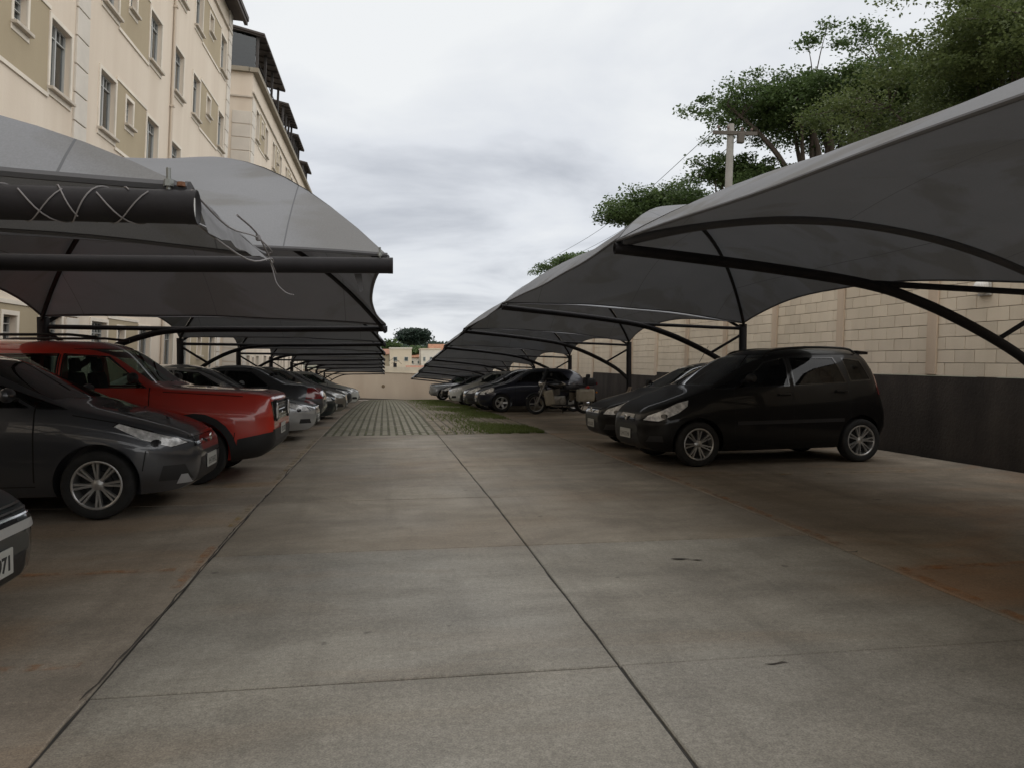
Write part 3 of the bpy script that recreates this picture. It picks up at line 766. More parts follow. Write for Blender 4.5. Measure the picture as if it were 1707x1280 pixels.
# the short first bay on the left, whose beam end is bound with rope
B1Y, B1Z = 2.16, 1.81
near_frame = frame(-1, B1Y, B1Z, 'dark steel carport beam with open pipe end at the left edge, wound with thin rope', 'carport frames on the left',
      arm=[(-.48, 0), (-1.6, -.005), (-2.75, -.03), (-3.3, -.12), (-3.81, -.33), (-4.3, -.66), (-4.56, -1.02)], r=.043)
near_canopy = canopy((-.50, B1Y + .03, B1Z + .055), (-.60, 4.22, 1.955), (-4.6, B1Y + .03, B1Z + .2), (-4.6, 4.22, 2.10), .40,
       'small grey shade-cloth canopy of the first left-hand bay, lashed at its corner', 'carport canopies on the left', front_bow=.05, side_up=.05, side_in=.05, back_up=.1, arches=0)
fl = []
for k in range(12):
    t = k / 11; x_, y_, z_ = -.49 - .11 * t, B1Y + .03 + (4.2 - B1Y) * t, B1Z + .03 + (1.94 - B1Z - .03) * t; w_ = .075 * (1 - t) ** .7 + .012 + .006 * math.sin(k * 2.3)
    o_ = near_canopy.location; fl.append([(x_ - o_.x + .01, y_ - o_.y, z_ - o_.z), (x_ - o_.x + .035 + .01 * math.sin(k), y_ - o_.y + .02, z_ - o_.z - w_)])
MB().grid(fl).build('loose_flap', mat('flap_cloth', (.15, .15, .155), .9, var=.2, vscale=8), near_canopy)
# rope: zigzag round the beam, loose ends from the tip
rope = thing('lashing_rope', 'thin grey rope zigzagging round the near left beam and hanging off its end', 'rope', (-.48, B1Y, B1Z))
def wind(x0, x1, turns, rr, ph):
    pts = []
    for k in range(int(18 * turns) + 1):
        t = k / (18 * turns); a = ph + t * turns * 2 * math.pi
        pts.append((x0 + (x1 - x0) * t + .48, rr * math.cos(a), rr * math.sin(a)))
    return pts
for a_ in ((-.58, -.70, .5, 2.4), (-.70, -.58, .5, 2.6), (-.78, -.90, .5, 2.4), (-.88, -.76, .5, 2.5), (-.66, -.80, .9, .3), (-.72, -.62, .6, -1.2), (-.82, -.74, .55, .9), (-.90, -1.02, .8, .5), (-.96, -1.2, 1.3, 2.4)):
    MB().tube(wind(*a_[:3], .0455, a_[3]), .0019, 6).build('rope_turn', M_rope, rope)
MB().tube(smooth_path([(0, -.02, .04), (.03, .3, .0), (.02, .9, .06), (-.02, 1.6, .10), (-.10, 2.06, .15)], 5), .0028, 6).build('rope_tail', M_rope, rope)
MB().tube(smooth_path([(-.01, -.02, -.03), (.05, .5, -.07), (.03, 1.2, .02), (-.03, 1.7, .06), (-.10, 2.06, .14)], 5), .0028, 6).build('rope_tail', M_rope, rope)
MB().tube(smooth_path([(-.1, 2.06, .15), (-.075, 2.05, .06), (-.055, 2.04, -.005), (-.01, 2.03, -.05), (.03, 2.02, -.062)], 5), .0028, 6).build('rope_tail', M_rope, rope)
MB().tube(smooth_path([(.0, .62, .09), (.02, .95, .07), (.035, 1.3, -.03)], 5), .0035, 6).build('rope_tail', M_rope, rope)
MB().box((.02, .93, .062), (.016, .03, .02), bev=.004).build('knot', M_rope, rope)
MB().box((.003, -.012, -.004), (.004, .018, .052), bev=.002).build('cap_sticker', M_cap, rope)
MB().lathe([(.0, .012), (.010, .011), (.011, .0)], 'z', 6, (-.03, 0, .052)).build('rusty_nut', M_rust, rope)
# torn strap under the second beam tip
strap = thing('cloth_strap', 'torn dark strap dangling under the second left beam tip', 'strap', (-.16, 4.46, 1.89))
MB().grid([[(0, 0, 0), (.04, 0, 0)], [(.008, .005, -.03), (.045, .008, -.035)], [(.022, .015, -.065), (.048, .012, -.07)], [(.03, .01, -.10), (.045, .01, -.095)]]).build('strap_tail', M_hem, strap)
# ------------------------------------------------------------------ cars
M_tyre = mat('tyre_rubber', (0.018, 0.018, 0.018), 0.85, var=.3, vscale=12, coords='obj')
M_rim = mat('alloy_silver', (0.50, 0.50, 0.49), 0.32, metal=.75)
M_rimd = mat('hubcap_grey', (0.30, 0.30, 0.30), 0.4, metal=.5)
M_hub = mat('brake_dark', (0.02, 0.02, 0.02), 0.7)
M_black = mat('black_plastic', (0.016, 0.016, 0.017), 0.55, var=.2, vscale=8, coords='obj')
M_gloss = mat('gloss_black', (0.010, 0.010, 0.011), 0.12, coat=.6)
M_chrome = mat('chrome', (0.72, 0.72, 0.72), 0.12, metal=1)
M_seam = mat('panel_gap', (0.006, 0.006, 0.006), 0.9)
M_seat = mat('seat_fabric', (0.03, 0.03, 0.032), 0.9)
M_cab = mat('cabin_plastic', (0.022, 0.021, 0.020), 0.8)
M_gls = glass('car_glass', (0.30, 0.36, 0.33)); M_glsd = glass('car_glass_tinted', (0.07, 0.075, 0.08), .7); M_ws = glass('windscreen_glass', (0.42, 0.48, 0.46), 1.6)
M_hl = mat('headlight_reflector', (0.80, 0.81, 0.82), 0.2, metal=.1, coat=1, var=.5, vscale=16, coords='obj', detail=2)
M_tl = mat('tail_lamp_red', (0.22, 0.010, 0.010), 0.15, coat=1)
M_amb = mat('amber_lens', (0.5, 0.16, 0.01), 0.2, coat=1)
M_plate = mat('plate_grey', (0.46, 0.46, 0.43), 0.5)
M_ink = mat('plate_ink', (0.03, 0.03, 0.03), 0.6)

CARS = {
 'hatchtall': dict(L=3.99, H=1.52, W=.8475, fo=.80, wb=2.53, rw=.305,
   top=[(0, .55), (.03, .66), (.10, .735), (.22, .79), (.5, .88), (.9, .985), (1.0, 1.01), (1.85, 1.43), (2.25, 1.515), (2.8, 1.515), (3.35, 1.45), (3.6, 1.36), (3.85, 1.02), (3.94, .85), (3.99, .6)],
   bot=[(0, .42), (.03, .30), (.12, .21), (.5, .18), (3.4, .20), (3.8, .28), (3.95, .40), (3.99, .5)],
   belt=[(0, .57), (.25, .72), (.6, .83), (1.1, .93), (2.2, .985), (3.2, 1.03), (3.7, 1.03), (3.99, .66)],
   wid=[(0, .40), (.03, .52), (.10, .63), (.25, .745), (.5, .81), (.9, .84), (2, .8475), (3.2, .84), (3.7, .79), (3.92, .68), (3.99, .52)],
   win=[[(1.38, 1.0), (1.98, 1.34), (2.30, 1.385), (2.30, 1.01)], [(2.38, 1.01), (2.38, 1.385), (3.0, 1.36), (3.22, 1.08), (3.15, 1.05)], [(1.06, .98), (1.30, 1.0), (1.72, 1.23)]],
   ws=(1.0, 2.1, 1.06, 1.44, .66, .54), rs=(3.3, 3.9, 1.08, 1.40, .58, .50),
   hl=[[(.09, .655), (.16, .70), (.62, .845), (.66, .82), (.42, .70), (.2, .625)]], tl=[[(3.72, .95), (3.72, 1.3), (3.98, 1.3), (3.98, .95)]],
   gr=[[(-.50, .615), (.50, .615), (.42, .70), (-.42, .70)]], gl=[[(-.44, .27), (.44, .27), (.40, .50), (-.40, .50)]],
   fog=[[(.05, .32), (.30, .32), (.26, .46), (.10, .46)]], seams=[(1.30, .34, 1.02), (2.34, .30, 1.38), (3.2, .62, 1.08)], spokes='twin'),
 'boxsuv': dict(L=4.23, H=1.69, W=.90, fo=.87, wb=2.57, rw=.345,
   top=[(0, .80), (.015, 1.0), (.05, 1.045), (.2, 1.07), (1.1, 1.125), (1.25, 1.13), (1.80, 1.58), (2.05, 1.665), (3.2, 1.69), (3.85, 1.66), (4.02, 1.45), (4.12, 1.15), (4.2, .95), (4.23, .7)],
   bot=[(0, .48), (.03, .40), (.15, .30), (.5, .25), (3.6, .26), (4.0, .36), (4.2, .5), (4.23, .56)],
   belt=[(0, .78), (.05, .97), (.5, 1.01), (1.3, 1.06), (3.8, 1.10), (4.1, 1.06), (4.23, .75)],
   wid=[(0, .72), (.02, .78), (.08, .825), (.2, .86), (.45, .885), (.9, .897), (2, .90), (3.5, .895), (4.0, .86), (4.18, .78), (4.23, .66)],
   win=[[(1.42, 1.12), (1.86, 1.46), (2.32, 1.50), (2.32, 1.13)], [(2.40, 1.13), (2.40, 1.50), (3.08, 1.50), (3.14, 1.15)], [(3.22, 1.16), (3.20, 1.49), (3.62, 1.47), (3.72, 1.22)]],
   ws=(1.22, 2.0, 1.19, 1.57, .70, .60), rs=(3.6, 4.15, 1.18, 1.55, .62, .58),
   hl=[], tl=[[(4.02, .85), (4.02, 1.15), (4.23, 1.15), (4.23, .85)]],
   gr=[[(-.74, .72), (.74, .72), (.74, .95), (-.74, .95)]], gl=[[(-.50, .46), (.50, .46), (.50, .60), (-.50, .60)]],
   fog=[], seams=[(1.36, .45, 1.12), (2.36, .42, 1.50), (3.18, .75, 1.2)], spokes='five'),
 'sedan': dict(L=4.48, H=1.44, W=.86, fo=.88, wb=2.65, rw=.31,
   top=[(0, .52), (.03, .63), (.10, .69), (.25, .735), (.7, .82), (1.15, .915), (1.25, .95), (2.0, 1.35), (2.4, 1.435), (2.85, 1.43), (3.15, 1.36), (3.72, 1.07), (3.85, 1.045), (4.25, 1.01), (4.40, .95), (4.46, .80), (4.48, .62)],
   bot=[(0, .40), (.03, .29), (.12, .21), (.5, .18), (3.8, .20), (4.2, .28), (4.44, .40), (4.48, .5)],
   belt=[(0, .54), (.25, .68), (.7, .77), (1.3, .87), (2.4, .91), (3.5, .95), (4.1, .95), (4.48, .66)],
   wid=[(0, .42), (.03, .54), (.10, .65), (.25, .75), (.5, .815), (.9, .85), (2, .86), (3.4, .855), (4.0, .82), (4.3, .74), (4.45, .64), (4.48, .52)],
   win=[[(1.50, .94), (2.08, 1.255), (2.46, 1.30), (2.46, .955)], [(2.54, .955), (2.54, 1.30), (3.0, 1.275), (3.34, 1.02), (3.3, .99)]],
   ws=(1.22, 2.2, .99, 1.36, .66, .53), rs=(2.95, 3.8, 1.10, 1.36, .60, .52),
   hl=[[(.10, .575), (.16, .64), (.52, .745), (.56, .72), (.40, .62), (.2, .56)]], tl=[[(4.12, .72), (4.16, .95), (4.40, .95), (4.47, .72)]],
   gr=[[(-.34, .56), (.34, .56), (.30, .635), (-.30, .635)]], gl=[[(-.42, .28), (.42, .28), (.38, .42), (-.38, .42)]],
   fog=[[(.08, .34), (.28, .34), (.26, .42), (.10, .42)]], seams=[(1.42, .34, .94), (2.50, .30, 1.30), (3.38, .55, 1.0)], spokes='five'),
 'hatch': dict(L=3.83, H=1.44, W=.82, fo=.75, wb=2.42, rw=.30,
   top=[(0, .54), (.03, .65), (.10, .715), (.25, .77), (.7, .885), (.92, .94), (1.0, .97), (1.70, 1.36), (2.05, 1.435), (2.7, 1.435), (3.2, 1.38), (3.42, 1.30), (3.66, .98), (3.77, .82), (3.83, .6)],
   bot=[(0, .42), (.03, .30), (.12, .21), (.5, .18), (3.3, .20), (3.65, .28), (3.80, .40), (3.83, .5)],
   belt=[(0, .56), (.25, .70), (.7, .83), (1.1, .90), (2.2, .94), (3.2, .98), (3.6, .97), (3.83, .66)],
   wid=[(0, .40), (.03, .52), (.10, .62), (.25, .72), (.5, .78), (.9, .81), (2, .82), (3.0, .815), (3.5, .77), (3.76, .66), (3.83, .52)],
   win=[[(1.26, .97), (1.78, 1.265), (2.14, 1.305), (2.14, .98)], [(2.22, .98), (2.22, 1.305), (2.72, 1.29), (3.0, 1.05), (2.95, 1.01)]],
   ws=(.98, 1.9, 1.01, 1.37, .62, .50), rs=(3.15, 3.75, 1.04, 1.34, .55, .47),
   hl=[[(.06, .585), (.12, .66), (.44, .795), (.52, .775), (.48, .68), (.2, .58)]], tl=[[(3.56, .75), (3.52, 1.1), (3.70, 1.1), (3.82, .75)]],
   gr=[[(-.42, .59), (.42, .59), (.36, .665), (-.36, .665)]], gl=[[(-.45, .27), (.45, .27), (.42, .44), (-.42, .44)]],
   fog=[[(.06, .33), (.26, .33), (.24, .42), (.09, .42)]], seams=[(1.2, .34, .97), (2.18, .30, 1.30), (3.05, .55, 1.04)], spokes='five'),
 'minivan': dict(L=3.80, H=1.66, W=.85, fo=.74, wb=2.50, rw=.305,
   top=[(0, .56), (.03, .68), (.09, .76), (.22, .835), (.55, .955), (.72, 1.01), (.82, 1.05), (1.58, 1.49), (1.95, 1.60), (2.5, 1.645), (3.2, 1.63), (3.50, 1.585), (3.62, 1.34), (3.72, 1.02), (3.77, .80), (3.80, .6)],
   bot=[(0, .42), (.03, .30), (.12, .21), (.5, .18), (3.3, .20), (3.6, .28), (3.77, .40), (3.80, .5)],
   belt=[(0, .58), (.25, .77), (.7, .94), (1.1, 1.02), (2.2, 1.06), (3.2, 1.10), (3.55, 1.08), (3.80, .66)],
   wid=[(0, .42), (.03, .54), (.10, .65), (.25, .755), (.5, .81), (.9, .84), (2, .85), (3.1, .84), (3.5, .79), (3.73, .68), (3.80, .52)],
   win=[[(1.36, 1.08), (1.80, 1.40), (2.10, 1.465), (2.10, 1.095)], [(2.20, 1.095), (2.20, 1.475), (2.88, 1.47), (3.00, 1.13)], [(3.10, 1.15), (3.04, 1.46), (3.32, 1.43), (3.44, 1.17)], [(.96, 1.05), (1.28, 1.07), (1.62, 1.30)]],
   ws=(.82, 1.8, 1.10, 1.52, .68, .55), rs=(3.40, 3.74, 1.14, 1.5, .58, .50),
   hl=[[(.05, .63), (.10, .69), (.45, .86), (.60, .90), (.58, .82), (.45, .73), (.2, .62)]], tl=[[(3.58, .95), (3.54, 1.32), (3.66, 1.32), (3.78, .95)]],
   gr=[[(-.30, .60), (.30, .60), (.24, .70), (-.24, .70)]], gl=[[(-.45, .27), (.45, .27), (.42, .46), (-.42, .46)]],
   fog=[[(.07, .34), (.26, .34), (.24, .42), (.10, .42)]], seams=[(1.26, .34, 1.05), (2.15, .30, 1.47), (3.05, .62, 1.14)], spokes='multi'),
}

def smooth_interp(pts, s, sig):
    """piecewise linear through PTS, softened over SIG metres but pinned at both ends"""
    xs = np.array([p[0] for p in pts]); zs = np.array([p[1] for p in pts])
    L = xs[-1]; out = np.zeros_like(s); ws = 0
    for k in np.linspace(-2, 2, 9):
        w = math.exp(-k * k / 2); lim = np.minimum(sig, np.minimum(s, L - s) / 2.001)
        out += w * np.interp(s + k * lim, xs, zs); ws += w
    return out / ws

def car_shell(p):
    L = p['L']
    u = np.linspace(0, 1, 86); s = L * (u - .40 * np.sin(2 * math.pi * u) / (2 * math.pi))
    e = np.array([0.004, .012, .022, .035, .05, .07, .095, .125, .16, .2]); s = np.unique(np.round(np.concatenate([[0], e, s[(s > .21) & (s < L - .21)], L - e, [L]]), 5))
    zt = smooth_interp(p['top'], s, .07); zb = smooth_interp(p['bot'], s, .05); bl = smooth_interp(p['belt'], s, .12); w = smooth_interp(p['wid'], s, .06)
    bl = np.minimum(bl, zt - .015); bl = np.maximum(bl, zb + .05)
    rows = []
    for i in range(len(s)):
        W_, a, b, t = w[i], zb[i], bl[i], zt[i]; hgt = t - b; q = []
        hb = b - a
        q.append((0, a)); q.append((W_ * .45, a)); q.append((W_ * .80, a + .004)); q.append((W_ * .91, a + .02)); q.append((W_ * .962, a + min(.09, hb * .2)))
        for k in range(1, 9):
            f = k / 8; z = a + hb * (.2 + .8 * f) if hb < .45 else a + .09 + (hb - .09) * f
            bulge = 1 - .035 * abs((f - .45) / .55) ** 2.2 - (.010 if f > .8 else 0) * (f - .8) / .2
            crease = .004 if .60 < f < .80 else 0
            q.append((W_ * bulge + crease * (W_ / .85), z))
        Wb = q[-1][0] - .008; n = 4.6; tum = .30
        for k in range(1, 19):
            th = (k / 18) * math.pi / 2
            # more even spacing on the flanks
            sz = math.sin(th) ** (2 / n); cy = max(0, math.cos(th)) ** (2 / n)
            if k == 18: cy = 0; sz = 1
            crown = .035 * (1 - cy ** 2) if hgt > .12 else 0
            z = b + (hgt - .035 * (hgt > .12)) * sz + crown * 1
            y = (Wb - tum * hgt * min(1, sz * 1.0)) * cy
            q.append((y, z))
        rows.append(q)
    n = len(rows[0]); V = []; F = []
    full = []
    for i, q in enumerate(rows):
        x = L / 2 - s[i]
        ring = [(x, y, z) for y, z in q] + [(x, -y, z) for y, z in q[-2:0:-1]]
        full.append(ring)
    mb = MB(); mb.grid(full, 0, True, True); mb.poly(full[0][::-1], 0, True); mb.poly(full[-1], 0, True)
    me = mb.mesh('shell', bpy.data.materials[0] if bpy.data.materials else None, sharp=None)
    bm = bmesh.new(); bm.from_mesh(me); bmesh.ops.recalc_face_normals(bm, faces=bm.faces); bm.to_mesh(me); bm.free()
    return me

def prism(poly, axis, a, b):
    """solid from a 2-D polygon; axis 'y': poly in (x,z); axis 'x': poly in (y,z)"""
    mb = MB(); f = (lambda p, t: (p[0], t, p[1])) if axis == 'y' else (lambda p, t: (t, p[0], p[1]))
    A = [f(p, a) for p in poly]; B = [f(p, b) for p in poly]; n = len(poly)
    mb.poly(A); mb.poly(B[::-1])
    for i in range(n): mb.poly([A[i], B[i], B[(i + 1) % n], A[(i + 1) % n]])
    return mb
def merge_mb(*l):
    o = MB()
    for m in l:
        n = len(o.v); o.v += m.v; o.f += [[i + n for i in f] for f in m.f]; o.m += m.m; o.sm += m.sm
    return o
def cut(me, cutters):
    tmp = link('tmp_body', me); cs = []
    for c in cutters:
        cm = c.mesh('tmp_cut', M_cab, sharp=None, merge=True); co = link('tmp_cut', cm); cs.append(co)
        md = tmp.modifiers.new('b', 'BOOLEAN'); md.operation = 'DIFFERENCE'; md.solver = 'EXACT'; md.object = co
        md.material_mode = 'TRANSFER'
    dg = bpy.context.evaluated_depsgraph_get(); dg.update()
    out = bpy.data.meshes.new_from_object(tmp.evaluated_get(dg), depsgraph=dg)
    for o in cs + [tmp]:
        m = o.data; bpy.data.objects.remove(o)
        if m is not me and m.users == 0: bpy.data.meshes.remove(m)
    return out

class Patcher:
    """conforming pieces cut out of the car's outer skin by convex polygons"""
    def __init__(s, me, L):
        n = len(me.vertices); co = np.empty(n * 3); me.vertices.foreach_get('co', co); nn = np.empty(n * 3)
        s.co = co.reshape(-1, 3); s.no = np.array([v.normal for v in me.vertices]); s.L = L
        s.faces = [list(p.vertices) for p in me.polygons if len(p.vertices) <= 4]
        s.fn = np.array([p.normal for p in me.polygons if len(p.vertices) <= 4]); s.fc = np.array([p.center for p in me.polygons if len(p.vertices) <= 4])
        s.ends = [list(p.vertices) for p in me.polygons if len(p.vertices) > 4]
    def run(s, polys, proj, side, off, mb=None, thick=True, srange=None):
        mb = mb or MB()
        for poly in polys:
            P = np.array([((s.L / 2 - a, b) if proj == 'side' else (a, b)) for a, b in poly])
            area = sum(P[i][0] * P[(i + 1) % len(P)][1] - P[(i + 1) % len(P)][0] * P[i][1] for i in range(len(P)))
            if area < 0: P = P[::-1]
            lo, hi = P.min(0), P.max(0)
            ax = (0, 2) if proj == 'side' else (1, 2)
            if proj == 'side': msk = (s.fn[:, 1] * side > .02) | ((np.abs(s.fn[:, 0]) > .3) & (s.fc[:, 1] * side > .1))
            else: msk = (s.fn[:, 0] * side > .10)
            if proj == 'side': msk &= s.fc[:, 1] * side > 0.03
            if srange: msk &= (s.L / 2 - s.fc[:, 0] > srange[0]) & (s.L / 2 - s.fc[:, 0] < srange[1])
            cand = [s.faces[i] for i in np.nonzero(msk)[0]]
            if proj == 'front' and not srange:
                cand = cand + [f for f in s.ends if s.co[f[0]][0] * side > 0]
            for f in cand:
                c = s.co[f]
                if c[:, ax[0]].min() > hi[0] or c[:, ax[0]].max() < lo[0] or c[:, ax[1]].min() > hi[1] or c[:, ax[1]].max() < lo[1]: continue
                nrm = s.no[f]
                if len(f) > 4: nrm = np.tile(np.array([side, 0, 0.]), (len(f), 1))
                pts = [np.concatenate([c[k], nrm[k]]) for k in range(len(f))]
                for k in range(len(P)):
                    a, b = P[k], P[(k + 1) % len(P)]; d = b - a; out = []
                    dist = [d[0] * (q[ax[1]] - a[1]) - d[1] * (q[ax[0]] - a[0]) for q in pts]
                    for i in range(len(pts)):
                        j = (i + 1) % len(pts)
                        if dist[i] >= 0: out.append(pts[i])
                        if (dist[i] >= 0) != (dist[j] >= 0): out.append(pts[i] + (pts[j] - pts[i]) * (dist[i] / (dist[i] - dist[j])))
                    pts = out
                    if len(pts) < 3: break
                if len(pts) >= 3:
                    q = []
                    for v in pts:
                        m_ = np.linalg.norm(v[3:]) or 1; q.append(tuple(v[:3] + v[3:] / m_ * off))
                    mb.poly(q, 0, True)
        return mb
    def make(s, name, polys, proj, side, off, m, parent, srange=None):
        mb = s.run(polys, proj, side, off, srange=srange)
        if not mb.f: return None
        return mb.build(name, m, parent, merge=False, sharp=None) if False else _patch(mb, name, m, parent)
def _patch(mb, name, m, parent):
    me = bpy.data.meshes.new(name); me.from_pydata(mb.v, [], mb.f); me.materials.append(m)
    bm = bmesh.new(); bm.from_mesh(me); bmesh.ops.remove_doubles(bm, verts=bm.verts, dist=4e-4); bm.to_mesh(me); bm.free()
    for p in me.polygons: p.use_smooth = True
    return link(name, me, parent)
def strips(poly, w):
    """thin convex strips round a polygon's edge (a rubber seal)"""
    c = np.mean(np.array(poly), 0); out = []
    q = [tuple(np.array(p) + (np.array(p) - c) / np.linalg.norm(np.array(p) - c) * w) for p in poly]
    for i in range(len(poly)):
        j = (i + 1) % len(poly); out.append([poly[i], q[i], q[j], poly[j]])
    return out
def ring_polys(cs, cz, r0, r1, a0, a1, n):
    out = []
    for i in range(n):
        a, b = a0 + (a1 - a0) * i / n, a0 + (a1 - a0) * (i + 1) / n
        out.append([(cs + r0 * math.cos(a), cz + r0 * math.sin(a)), (cs + r1 * math.cos(a), cz + r1 * math.sin(a)), (cs + r1 * math.cos(b), cz + r1 * math.sin(b)), (cs + r0 * math.cos(b), cz + r0 * math.sin(b))])
    return out

wheel_cache = {}
def wheel_meshes(rw, style):
    """wheel lying in the x-z plane, outer face towards -y"""
    if (rw, style) in wheel_cache: return wheel_cache[(rw, style)]
    k = rw / .305; rr = (.212 if style != 'five' else .20) * k
    ty = MB().lathe([(rr - .005, -.075), (rr + .012, -.092), (rr + .04, -.102), (rw - .018, -.097), (rw - .004, -.082), (rw, -.05), (rw, .05), (rw - .004, .082), (rw - .02, .097), (rr, .085)], 'y', 40)
    ty.lathe([(rw - .0005, -.034), (rw + .0008, -.03), (rw + .0008, -.026), (rw - .0005, -.022)], 'y', 40)
    tyre = ty.mesh('tyre', M_tyre)
    rm = MB().lathe([(rr + .004, -.078), (rr + .006, -.086), (rr - .004, -.088), (rr - .014, -.082), (rr - .018, -.05), (rr - .03, .07)], 'y', 40)
    rm.lathe([(0, -.068), (.022, -.068), (.03, -.064), (.055, -.058), (.06, -.045)], 'y', 20)
    def spoke(ang, w0, w1, y0=-.062, y1=-.078, r0=.045, r1=rr - .008):
        c, s_ = math.cos(ang), math.sin(ang)
        def P(r_, t, y): return (c * r_ - s_ * t, y, s_ * r_ + c * t)
        A = [P(r0, -w0, y0), P(r0, w0, y0), P(r1, w1, y1), P(r1, -w1, y1)]
        B = [P(r0, -w0 * 1.4, y0 + .03), P(r0, w0 * 1.4, y0 + .03), P(r1, w1 * 1.4, y1 + .03), P(r1, -w1 * 1.4, y1 + .03)]
        rm.poly(A)
        for i in range(4): rm.poly([A[i], B[i], B[(i + 1) % 4], A[(i + 1) % 4]])
    if style == 'twin':
        for i in range(8):
            a = i * math.pi / 4 + .2
            spoke(a - .10, .008, .010); spoke(a + .10, .008, .010)
    elif style == 'multi':
        for i in range(7):
            a = i * 2 * math.pi / 7
            spoke(a - .13, .007, .008); spoke(a + .13, .007, .008)
    elif style == 'five':
        for i in range(5): spoke(i * 2 * math.pi / 5 + .3, .026, .030)
    rim = rm.mesh('rim', M_rim if style != 'steel' else M_rimd)
    hub = MB().lathe([(0, -.02), (.12 * k, -.02), (.125 * k, .0), (rr - .032, .02), (rr - .032, .06), (0, .06)], 'y', 24).mesh('wheel', M_hub)
    wheel_cache[(rw, style)] = (hub, tyre, rim); return wheel_cache[(rw, style)]

proto_cache = {}
def proto(kind):
    if kind in proto_cache: return proto_cache[kind]
    p = CARS[kind]; L = p['L']; X = lambda s: L / 2 - s
    shell = car_shell(p)
    pt = Patcher(shell, L)
    # cutters
    ra = p['rw'] + .055; arches = []
    for s in (p['fo'], p['fo'] + p['wb']):
        for sd in (-1, 1):
            c = MB().lathe([(ra, 0), (ra, sd * .4)], 'y', 36, (X(s), sd * (p['W'] - .27), p['rw'] + .005))
            n = 36; c.poly(c.v[:n] if sd > 0 else c.v[:n]); c.poly(c.v[n:2 * n]); arches.append(c)
    allx = [q[0] for w in p['win'] for q in w]; zt_ = p['H']
    inner = [(X(p['ws'][0] + .30), p['ws'][2] - .02), (X(p['ws'][1] - .02), p['ws'][3] + .0), (X(p['rs'][0] + .0), p['rs'][3] + .0), (X(p['rs'][1] - .22), p['rs'][2] - .02), (X(p['rs'][1] - .25), p['ws'][2] - .3), (X(p['ws'][0] + .30), p['ws'][2] - .3)]
    hw = p['W'] - .30
    cab = prism(inner, 'y', -hw, hw)
    wins = [prism([(X(a), b) for a, b in w], 'y', -1.2, 1.2) for w in p['win']]
    def trap(q): return [(-q[4], q[2]), (q[4], q[2]), (q[5], q[3]), (-q[5], q[3])]
    wsc = prism(trap(p['ws']), 'x', X(p['ws'][0] - .4), X((p['ws'][1] + .25)))
    rsc = prism(trap(p['rs']), 'x', X(p['rs'][1] + .5), X(p['rs'][0] - .25))
    body = cut(shell, [merge_mb(*arches), cab] + wins + [wsc, rsc])
    proto_cache[kind] = (p, shell, pt, body); return proto_cache[kind]

